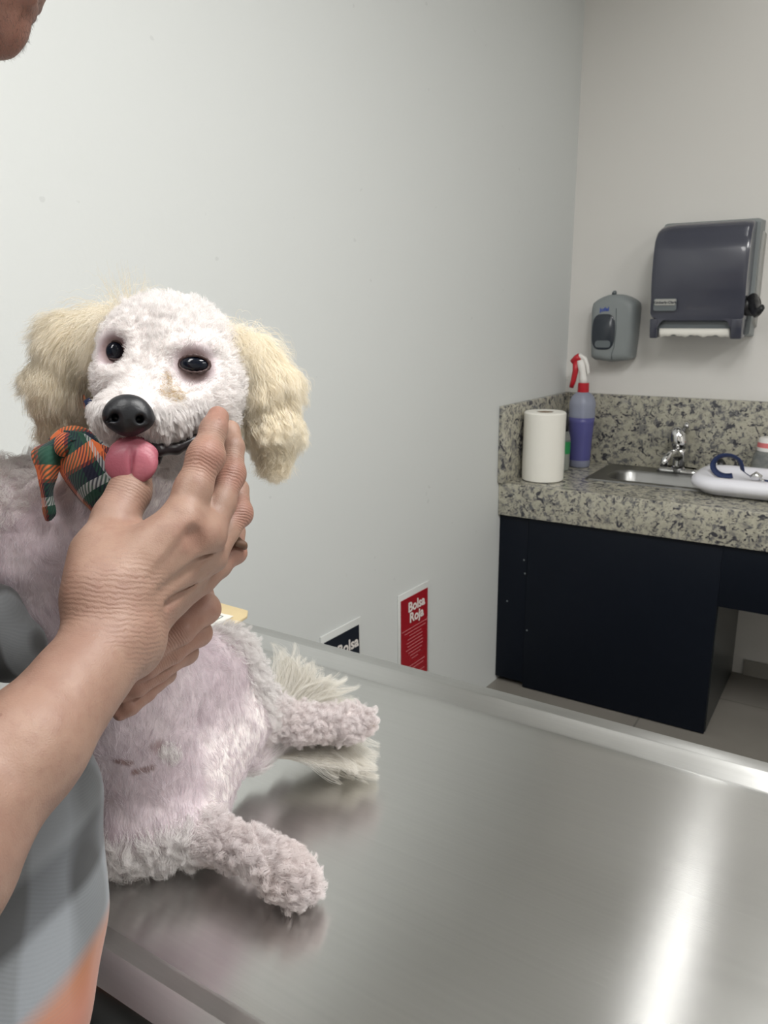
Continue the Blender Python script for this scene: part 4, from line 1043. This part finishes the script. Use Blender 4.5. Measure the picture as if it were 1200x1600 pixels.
# ears
def ear(anchor, dens, n, Lb, spread, g_, g2, clumps):
    p_, n_ = sample(DV, DQ, DN, dens, n); fl = unit(p_-cp(*anchor))*spread+np.array([0, 1, 0])*g_
    s = np.clip(np.linalg.norm(p_-cp(*anchor), axis=1)/.08, 0, 1)
    L = Lb*(1.0-.40*s)
    return grow(p_, n_, fl, L, lift=.60-.48*s, pts=20, curl=.0016, freq=3.0, clump=clumps, clump_w=.48, jit=.12, gravity=g2, bend=0, lenvar=.30)
rootL = nseg(DV, (172, 498, .655), (120, 540, .66), .021, .004)
eL = ear((178, 500, .652), np.clip(earL+rootL, 0, 1)*(1-near(DV, (272, 566, .64), .050, .002)), 34000, .063, .80, .36, .32, 800)
fur_obj('ear_fur', eL, .00014, FUR_C, dogE)
rootR = nseg(DV, (388, 530, .655), (412, 590, .655), .0165, .004)
eR = ear((392, 515, .655), np.clip(earR+rootR, 0, 1)*(1-near(DV, (272, 566, .64), .053, .002)), 32000, .056, .36, 1.0, .4, 700)
fur_obj('ear_fur', eR, .00014, FUR_C, dogE)
# tail plume
cor = [(400, 1183, .878), (440, 1160, .905), (490, 1125, .925)]
n = 7000; tt = rng.random(n); A = np.array([cp(*c) for c in cor]); s_ = tt*2; i_ = np.minimum(s_.astype(int), 1); f_ = (s_-i_)[:, None]; p_ = A[i_]*(1-f_)+A[i_+1]*f_
ang = rng.random(n); up_ = rng.random(n) < .58
tgt_up = np.stack([cp(x, y, d) for x, y, d in zip(rng.uniform(425, 560, n), 1010+55*rng.random(n)+np.maximum(0, 0), rng.uniform(.93, .985, n))])
xx = tgt_up[:, 0]/tgt_up[:, 2]*F+600
tgt_up = np.stack([cp(x, 1012+max(0, x-455)*.62+rng.uniform(-6, 60), d) for x, d in zip(xx, rng.uniform(.93, .985, n))])
tgt_dn = np.stack([cp(x, y, d) for x, y, d in zip(rng.uniform(520, 597, n), rng.uniform(1150, 1222, n), rng.uniform(.90, .93, n))])
nt = np.array([0, 0, 1.]) @ R; dd_ = (TF+.003-CAM[2])/(tgt_dn @ nt); tgt_dn = tgt_dn*(dd_*rng.uniform(.965, 1.0, n))[:, None]
tg_ = np.where(up_[:, None], tgt_up, tgt_dn)
nc = 120; cidx = rng.choice(n, nc, replace=False); own = ((tg_[:, None, :2]-tg_[cidx][None, :, :2])**2).sum(2).argmin(1)
t = np.linspace(0, 1, 14)[None, :, None]; w_ = .76*t**.9
end = tg_[:, None, :]*(1-w_)+tg_[cidx][own][:, None, :]*w_
O = p_[:, None, :]*(1-t)+end*t; O[..., 1] += (-.018*np.sin(PI*t[..., 0]))*np.where(up_, 1, .3)[:, None]
ph = rng.random(nc)[own]*6.28; O[..., 0] += .0055*t[..., 0]**2*np.sin(t[..., 0]*8+ph[:, None]); O[..., 1] += .0055*t[..., 0]**2*np.cos(t[..., 0]*8+ph[:, None])
O += rng.normal(0, .0012, (n, 1, 3))*t
Wz = wp(O.reshape(-1, 3))[:, 2].reshape(O.shape[:2]); lift_ = np.maximum(TF+.002-Wz, 0); O += lift_[..., None]*(np.array([0, 0, 1.]) @ R)[None, None, :]
fur_obj('tail_fur', O, .00015, FUR_T, dogE)
# thin fur on the tail core
p_, n_ = sample(DV, DQ, DN, tailm*(~table_m), 6000); fur_obj('tail_fur', grow(p_, n_, np.array([1, -.4, .2]), np.full(len(p_), .014), lift=.4, pts=7, curl=.001, freq=.8, clump=400, clump_w=.5), .0001, FUR_W, dogE)

# ------------------------------------------------------------------ bandana
ban = empty('bandana', tuple(P3(120, 690, .64)), 'orange green and navy plaid bandana tied around the dog neck', 'bandana')
def sheet(name, rows, mat, parent, nu=24, nv=24, th=.0012, wob=.0012, us=1, vs=1, uo=0, vo=0, rot=0):
    """rows of control points (px,py,d) -> Catmull-Rom sheet with real-size UVs"""
    A = np.array([[cp(*c) for c in r] for r in rows])
    def cr(P, m):
        P = np.concatenate([2*P[:1]-P[1:2], P, 2*P[-1:]-P[-2:-1]]); n_ = len(P)-3; out = []
        for q in np.linspace(0, n_-1e-6, m):
            i = int(q); t_ = q-i; a, b_, c, d = P[i:i+4]; out.append(.5*((2*b_)+(-a+c)*t_+(2*a-5*b_+4*c-d)*t_**2+(-a+3*b_-3*c+d)*t_**3))
        return np.array(out)
    G = cr(A, nv); G = np.stack([cr(G[i], nu) for i in range(nv)])
    for i in range(nv):
        for j in range(nu): G[i, j] += np.array([0, 0, 1])*wob*mnoise.noise(Vector(G[i, j]*60))
    du = np.linalg.norm(np.diff(G, axis=1), axis=2).mean(0).cumsum(); dv = np.linalg.norm(np.diff(G, axis=0), axis=2).mean(1).cumsum()
    du = np.concatenate([[0], du]); dv = np.concatenate([[0], dv]); c, s = math.cos(rot), math.sin(rot)
    uv = np.array([(uo+du[j]*us*c-dv[i]*vs*s, vo+du[j]*us*s+dv[i]*vs*c) for i in range(nv) for j in range(nu)])
    Fc = [(i*nu+j, i*nu+j+1, (i+1)*nu+j+1, (i+1)*nu+j) for i in range(nv-1) for j in range(nu-1)]
    o = mesh_obj(name, wp(G.reshape(-1, 3)), Fc, mat, parent, uvs=uv); md = o.modifiers.new('thickness', 'SOLIDIFY'); md.thickness = th; md.offset = 0
    return o
sheet('hanging_end', [[(78, 690, .628), (92, 682, .626), (108, 690, .630)], [(50, 706, .622), (76, 706, .615), (100, 712, .624)], [(58, 738, .618), (74, 740, .611), (90, 742, .622)],
                      [(64, 768, .618), (73, 770, .613), (82, 770, .622)], [(68, 800, .622), (76, 800, .618), (87, 800, .625)], [(72, 813, .625), (75, 814, .623), (80, 812, .627)]], BANDANA, ban, 26, 60, uo=.012, vo=.004, rot=.12)
sheet('front_drape', [[(100, 672, .622), (128, 676, .612), (150, 690, .606), (172, 700, .604)], [(96, 700, .622), (125, 712, .607), (152, 722, .602), (178, 728, .602)], [(92, 730, .626), (118, 748, .614), (146, 756, .606), (182, 760, .606)],
                      [(112, 765, .634), (128, 778, .624), (150, 782, .616), (180, 775, .612)], [(142, 797, .636), (146, 800, .630), (150, 798, .624), (170, 792, .618)]], BANDANA, ban, 44, 50, uo=.03, vo=.01, rot=.72)
sheet('neck_fold', [[(76, 686, .634), (100, 668, .628), (130, 668, .622), (160, 690, .614)], [(86, 700, .626), (108, 690, .614), (134, 690, .610), (166, 704, .608)]], BANDANA, ban, 40, 12, uo=.07, vo=.03, rot=.3)
b = Body(); b.ell((106, 690, .618), (.0085, .007, .006), (0, 0, .4)); b.ell((98, 700, .617), (.006, .007, .006)); V, Q = b.mesh(.0012); kn = fast_mesh('knot', V, Q, BANDANA, ban)
ul = kn.data.uv_layers.new(name='UVMap'); li = np.zeros(len(kn.data.loops), np.int32); kn.data.loops.foreach_get('vertex_index', li)
ul.data.foreach_set('uv', (V[li][:, :2]*1.3+np.array([.41, .30])).astype(np.float32).ravel())
# the band round the neck
pts = [(160, 700, .612), (150, 660, .622), (136, 632, .640), (140, 620, .67), (200, 640, .715)]
rows = [[(x-3, y-9, d) for (x, y, d) in pts], [(x-2, y+9, d) for (x, y, d) in pts]]
sheet('neck_band', rows, BANDANA, ban, 40, 8, uo=.02, vo=.06, rot=.2)
col = empty('dog_collar', tuple(P3(140, 640, .64)), 'thin navy blue collar glimpsed between the left ear and the muzzle', 'collar')
sheet('webbing', [[(132, 628, .628), (140, 640, .618), (150, 655, .612)], [(140, 622, .624), (148, 634, .614), (158, 650, .608)]], NAVYCLOTH, col, 14, 6, th=.002)
# ------------------------------------------------------------------ the person holding the dog
per = empty('person', (-.62, .08, 0), 'person in a grey plaid shirt holding the dog by its chin and chest', 'person')
H = Body()
# right forearm and upper arm (elbow and shoulder lie outside the frame)
H.cap((182, 992, .508, .0270), (42, 1168, .435, .0308), .012)
H.cap((42, 1168, .435, .0308), (-125, 1370, .383, .036), .012)
H.cap((165, 1000, .500, .022), (205, 1010, .520, .021), .012)
FV = unit(np.array([.45, .70, -.50])); SV_ = unit(np.cross(FV, [0, 0, 1.])); UV_ = unit(np.cross(SV_, FV)); FH = unit(np.array([.45, .70, 0]))
HO = P3(2, 78, .565)+UV_*.108-FV*.078                   # middle of the head
def hp(s, u, f): return HO+SV_*s+UV_*u+FV*f              # right, up, forward of the head
nb = HO-UV_*.06-FV*.03-FH*.125-SV_*.01-np.array([0, 0, .165])     # base of the neck
shr, shl = nb+SV_*.165-np.array([0, 0, .03]), nb-SV_*.165-np.array([0, 0, .03])
elb = P3(-125, 1370, .383)
H.wcap(elb, shr, .040, .050, .02)
# wrist and palm
H.cap((180, 985, .508, .027), (172, 930, .512, .026), .014)
H.cap((172, 925, .512, .024), (287, 815, .531, .0155), .014)      # to the index knuckle
H.cap((195, 935, .518, .022), (318, 835, .549, .0145), .012)
H.cap((205, 950, .525, .021), (322, 868, .566, .0135), .012)
H.cap((212, 965, .530, .020), (308, 905, .580, .0125), .012)
H.cap((160, 930, .512, .023), (160, 865, .528, .0185), .014)      # thumb mount
H.cap((165, 880, .525, .018), (250, 850, .538, .014), .016)
# thumb
H.chain([(160, 865, .528, .0185), (182, 808, .548, .0152), (203, 768, .560, .0138), (212, 738, .572, .0122)], .008)
# web between thumb and index
H.cap((205, 852, .545, .010), (252, 838, .542, .010), .012)
H.ball((305, 828, .546), .0125, .014)
# index
H.chain([(282, 818, .533, .0145), (302, 765, .541, .0125), (321, 712, .549, .0112), (334, 672, .563, .0094), (341, 652, .574, .0082)], .005)
H.ball((322, 714, .5495), .0112, .008)
# middle
H.chain([(322, 835, .549, .0130), (345, 785, .562, .0108), (362, 738, .578, .0096), (364, 698, .588, .0083), (360, 672, .598, .0074)], .0035)
H.ball((361, 742, .576), .0102, .005)
# ring
H.chain([(330, 868, .566, .0120), (352, 830, .578, .0100), (374, 800, .590, .0092), (372, 765, .604, .0082), (360, 740, .615, .0072)], .003)
H.ball((375, 803, .589), .0098, .004)
# little
H.chain([(315, 905, .580, .0112), (342, 884, .592, .0092), (366, 862, .603, .0083), (368, 830, .614, .0074), (360, 810, .622, .0066)], .003)
H.ball((367, 864, .602), .0088, .004)
# knuckles, tendons
H.ball((324, 838, .5405), .0070, .016); H.ball((330, 872, .558), .0065, .012)
for a, b in (((285, 822, .5195), (215, 925, .502)), ((318, 848, .538), (228, 935, .510)), ((325, 880, .556), (232, 950, .518)), ((308, 912, .571), (236, 965, .524))):
    H.cap((*a, .0010), (*b, .0008), .010)
for a, b in (((298, 835, .522), (240, 905, .503)), ((325, 862, .546), (255, 925, .513)), ((318, 893, .564), (258, 945, .522))):
    H.cap((a[0], a[1], a[2]-.004, .0012), (b[0], b[1], b[2]-.004, .0008), .008, 'sub')
# dent between index and middle knuckle, folds at the wrist and on the knuckles
H.cap((306, 838, .519, .0020), (310, 848, .521, .0014), .010, 'sub')
H.cap((221, 812, .531, .0016), (224, 832, .527, .0010), .006, 'sub')
# left hand coming round the far side of the dog, fingers across the chest
H.chain([(300, 925, .660, .0180), (318, 950, .632, .0118), (285, 985, .606, .0100), (245, 1012, .596, .0088), (215, 1030, .597, .0078)], .004)
H.ball((321, 952, .631), .0122, .005)
H.chain([(295, 950, .672, .016), (309, 988, .640, .0106), (270, 1018, .612, .0094), (230, 1044, .600, .0084), (203, 1058, .602, .0074)], .0028)
H.ball((310, 990, .639), .0108, .004)
H.chain([(280, 975, .682, .015), (288, 1018, .648, .0100), (248, 1048, .620, .0090), (215, 1072, .607, .0080), (192, 1084, .607, .007)], .0028)
H.ball((290, 1020, .647), .0103, .004)
H.chain([(262, 1000, .690, .014), (258, 1052, .655, .0092), (228, 1080, .628, .0084), (203, 1103, .614, .0074), (188, 1114, .613, .0062)], .0028)
H.cap((290, 935, .69, .020), (255, 990, .705, .019), .014); H.cap((270, 950, .70, .022), (240, 960, .775, .026), .014)
lel = P3(-95, 880, .85)
H.wcap(P3(240, 960, .785), lel, .026, .036, .014); H.wcap(lel, shl, .038, .050, .02)
# torso, neck and head (mostly outside the frame; the chin shows at the top left corner)
def hcap(a, b, ra, rb, k=.012, op='add'): H.wcap(hp(*a), hp(*b), ra, rb, k, op)
MH = np.stack([SV_, UV_, FV]) @ R            # head axes in (right, down, forward)
def hell(c, rad, k=.02, op='add'): H.p.append(Prim('ell', k, op, (hp(*c)-CAM) @ R, rad, MH))
MB = np.stack([SV_, np.array([0, 0, 1.]), FH]) @ R
H.p.append(Prim('ell', .04, 'add', (nb-np.array([0, 0, .20])-FH*.02-CAM) @ R, (.165, .20, .10), MB))
H.wcap(shr, shl, .050, .050, .03)
H.wcap(nb+FH*.01-np.array([0, 0, .02]), HO-UV_*.05-FV*.035, .060, .055, .035)
hell((0, .025, -.012), (.075, .092, .095)); hell((0, -.035, .035), (.060, .070, .055)); hcap((0, -.080, .045), (0, -.098, .068), .034, .019, .02)
hcap((-.045, -.055, .01), (0, -.09, .06), .024, .018, .02); hcap((.045, -.055, .01), (0, -.09, .06), .024, .018, .02)
hcap((0, .012, .082), (0, -.030, .101), .0085, .0125, .012); hcap((-.012, -.034, .090), (.012, -.034, .090), .0075, .0075, .006)
hcap((-.040, .030, .074), (.040, .030, .074), .009, .009, .014)
for s_ in (-1, 1):
    hell((s_*.031, .006, .090), (.017, .012, .012), .008, 'sub'); hell((s_*.079, -.008, -.008), (.010, .030, .018), .006); hell((s_*.044, -.020, .062), (.022, .020, .018), .02)
    hcap((s_*.020, .014, .0825), (s_*.042, .012, .0745), .0035, .003, .003)
hcap((-.022, -.062, .080), (.022, -.062, .080), .0065, .0065, .006); hcap((-.019, -.071, .079), (.019, -.071, .079), .007, .007, .006)
hcap((-.026, -.0665, .087), (.026, -.0665, .087), .0012, .0012, .003, 'sub')
HV, HQ = H.mesh(.0013)
HV = smooth_verts(HV, HQ, 1, .5)
HN = vnormals(HV, HQ)
hn = np.array([mnoise.noise(Vector(p*75)) for p in HV]); HV = HV+HN*(hn*.0005)[:, None]
red = np.clip(np.maximum.reduce([near(HV, (306, 838, .52), .006, .012)*.6, near(HV, (324, 712, .54), .007, .012)*.8, near(HV, (362, 742, .57), .008, .01)*.8, near(HV, (343, 650, .57), .010, .01)*.6, near(HV, (376, 803, .585), .008, .01)*.8,
    nseg(HV, (285, 985, .60), (200, 1100, .60), .03, .03)*.55, near(HV, (366, 862, .60), .008, .01)*.8, near(HV, (0, 0, .56), .07, .03)*1.0]), 0, 1)
phase = np.zeros(len(HV)); fmask = np.zeros(len(HV))
def folds(A, B, r, soft, per_mm, strength=1.0):      # creases across the bone A-B, inside r of it
    global phase, fmask
    a, b_ = cp(*A), cp(*B); u = unit(b_-a); s = (HV-a)@u; m_ = nseg(HV, A, B, r, soft)*strength
    pick = m_ > fmask; phase = np.where(pick, s*1000*per_mm, phase); fmask = np.where(pick, m_, fmask)
folds((178, 1000, .505), (186, 945, .508), .030, .012, .30, .16)
folds((316, 732, .545), (328, 694, .555), .0105, .006, .42, .22)
folds((359, 756, .572), (363, 728, .580), .0095, .006, .45, .22)
folds((376, 815, .586), (375, 790, .593), .0090, .005, .5, .25)
folds((190, 790, .553), (206, 762, .560), .0125, .006, .42, .22)
folds((268, 998, .600), (250, 1010, .597), .010, .005, .5, .2)
folds((270, 1016, .612), (250, 1030, .605), .009, .005, .55, .2)
folds((250, 1046, .620), (232, 1060, .612), .009, .005, .55, .2)
body_p = fast_mesh('body', HV, HQ, SKIN, per, {'red': red, 'fold_phase': phase, 'fold_mask': fmask})
# stubble under the chin
HW = wp(HV)-HO; hs, hu, hf = HW @ SV_, HW @ UV_, HW @ FV
mk_ = np.clip((-.060-hu)/.02, 0, 1)*(hu > -.14)*(hf > 0)*(np.abs(hs) < .07)
p_, n_ = sample(HV, HQ, HN, mk_, 3200); st = grow(p_, n_, np.array([.3, 1, 0]), np.full(len(p_), .0040), lift=.8, pts=4, curl=.0002, freq=.5, jit=.4)
fur_obj('beard_stubble', st, .00006, HAIR_H, per)
mk_ = ((hu > .070) | ((hf < -.005) & (hu > -.035)))*(np.abs(hs) < .09)*(hu < .14)*(hf > -.13)*1.0
p_, n_ = sample(HV, HQ, HN, mk_, 24000); st = grow(p_, n_, (np.array([0, 0, -1.])-FV*.8) @ R, np.full(len(p_), .030), lift=.45, pts=7, curl=.0012, freq=.6, clump=900, clump_w=.5)
fur_obj('head_hair', st, .00016, HAIR_H, per)
# brown band caught on the little finger side
b = Body(); b.cap((370, 848, .590, .0030), (381, 851, .5925, .0027), .002); b.cap((372, 844, .5925, .0026), (382, 855, .594, .0022), .002)
V, Q = b.mesh(.0006); fast_mesh('finger_band', V, Q, BROWN, per)
EYEW = Mat('eye_white', srgb(226, 222, 216), .15).m
for s_ in (-1, 1):
    b = Body(); b.p.append(Prim('ell', .001, 'add', (hp(s_*.031, .005, .0735)-CAM) @ R, (.0118, .0118, .0118), np.eye(3))); V, Q = b.mesh(.0010); ey = fast_mesh('eye', V, Q, EYEW, per)
    b = Body(); b.p.append(Prim('ell', .001, 'add', (hp(s_*.031, .0035, .0815)-CAM) @ R, (.0050, .0050, .0042), MH)); V, Q = b.mesh(.0006); fast_mesh('iris', V, Q, EYE, ey)

# shirt
S = Body()
S.well((-.640, .165, CAM[2]-.40), (.185, .145, .24), .04)
S.well((-.650, .150, CAM[2]-.62), (.200, .135, .22), .05)
S.p.append(Prim('ell', .05, 'add', (nb-np.array([0, 0, .20])-FH*.02-CAM) @ R, (.185, .23, .122), MB))
S.wcap(shr, shl, .064, .064, .04)
S.cap((2, 1270, .565, pr(148, .565)), (-10, 1430, .545, pr(154, .545)), .03)
S.cap((-10, 1430, .545, pr(154, .545)), (-42, 1610, .50, pr(140, .50)), .03)
S.cap((-30, 1610, .50, pr(140, .50)), (-90, 1800, .50, pr(120, .50)), .03)
S.cap((-20, 990, .60, pr(78, .60)), (20, 1010, .60, pr(50, .60)), .03)
ar_ = elb-shr; al_ = lel-shl
S.wcap(shr, shr+ar_*.48, .064, .066, .03); S.wcap(shl, shl+al_*.30, .060, .058, .03)
S.wcap(shr+ar_*.42, shr+ar_*.62, .056, .058, .006, 'sub'); S.wcap(shl+al_*.26, shl+al_*.45, .050, .052, .006, 'sub')
S.wcap(nb-np.array([0, 0, .015])+FH*.015, nb+FH*.05+np.array([0, 0, .12]), .066, .085, .01, 'sub')
for q_ in range(14):                                  # collar
    a_, b__ = q_*2*PI/14, (q_+1)*2*PI/14
    f0_ = lambda a: nb+SV_*.074*math.cos(a)+FH*(.078*math.sin(a)-.002)+np.array([0, 0, .030-.030*math.sin(a)])
    if math.sin((a_+b__)/2) < .93: S.wcap(f0_(a_), f0_(b__), .010, .010, .008)
SV, SQ = S.mesh(.0035)
SV = smooth_verts(SV, SQ, 3, .5); SN = vnormals(SV, SQ); SW = wp(SV)
fold = np.array([mnoise.noise(Vector((p[0]*9+p[2]*5, p[1]*9, p[2]*3.5))) + .5*mnoise.noise(Vector((p[0]*22, p[1]*22, p[2]*8))) for p in SW])
SV = SV+SN*(fold*.008)[:, None]
SW = wp(SV)                                  # the cloth lies on the rim instead of passing through it
inside = (SW[:, 1] > TY0-.003) & (SW[:, 2] < TZ+.002) & (SW[:, 2] > TZ-.12) & (SW[:, 0] > TX0)
dz_, dy_ = TZ+.002-SW[:, 2], SW[:, 1]-(TY0-.003); up_m = inside & (dz_ < dy_); fr_m = inside & ~up_m
SW[up_m, 2] = TZ+.002; SW[fr_m, 1] = TY0-.003; SV = (SW-CAM) @ R
cx_, cy_ = -.62, .16
uu, vv = SW @ FH + .62*(SW @ SV_), SW[:, 2]
def rot_uv(u, v): return u*math.cos(.30)+v*math.sin(.30), -u*math.sin(.30)+v*math.cos(.30)
_px = SV[:, 0]/SV[:, 2]*F+600; _py = SV[:, 1]/SV[:, 2]*F+800
_k = np.argmin(np.hypot(_px-100, _py-1588)+SV[:, 2]*400*(1)); _o = SW[_k]
_ou, _ov = rot_uv(_o @ FH + .62*(_o @ SV_), _o[2])
uu, vv = rot_uv(uu, vv); me_uv = np.stack([uu-_ou+2.1+.03, vv-_ov+2.66+.010], 1)
shirt = fast_mesh('shirt', SV, SQ, SHIRT, per)
ul = shirt.data.uv_layers.new(name='UVMap'); li = np.zeros(len(shirt.data.loops), np.int32); shirt.data.loops.foreach_get('vertex_index', li)
ul.data.foreach_set('uv', me_uv[li].astype(np.float32).ravel())
# trousers and shoes
for sx in (-.10, .09):
    b = Body(); b.wcap((-.63+sx, .12, .66), (-.63+sx*1.1, .10, .42), .088, .066, .02); b.wcap((-.63+sx*1.1, .10, .42), (-.63+sx*1.15, .06, .09), .066, .055, .02)
    V, Q = b.mesh(.006); fast_mesh('trouser_leg', V, Q, JEANS, per)
    b = Body(); b.wcap((-.63+sx*1.15, .03, .045), (-.63+sx*1.2, .20, .035), .042, .034, .02); b.cut_plane((0, 0, 1), .001)
    V, Q = b.mesh(.004); fast_mesh('shoe', V, Q, BLACKP, per)
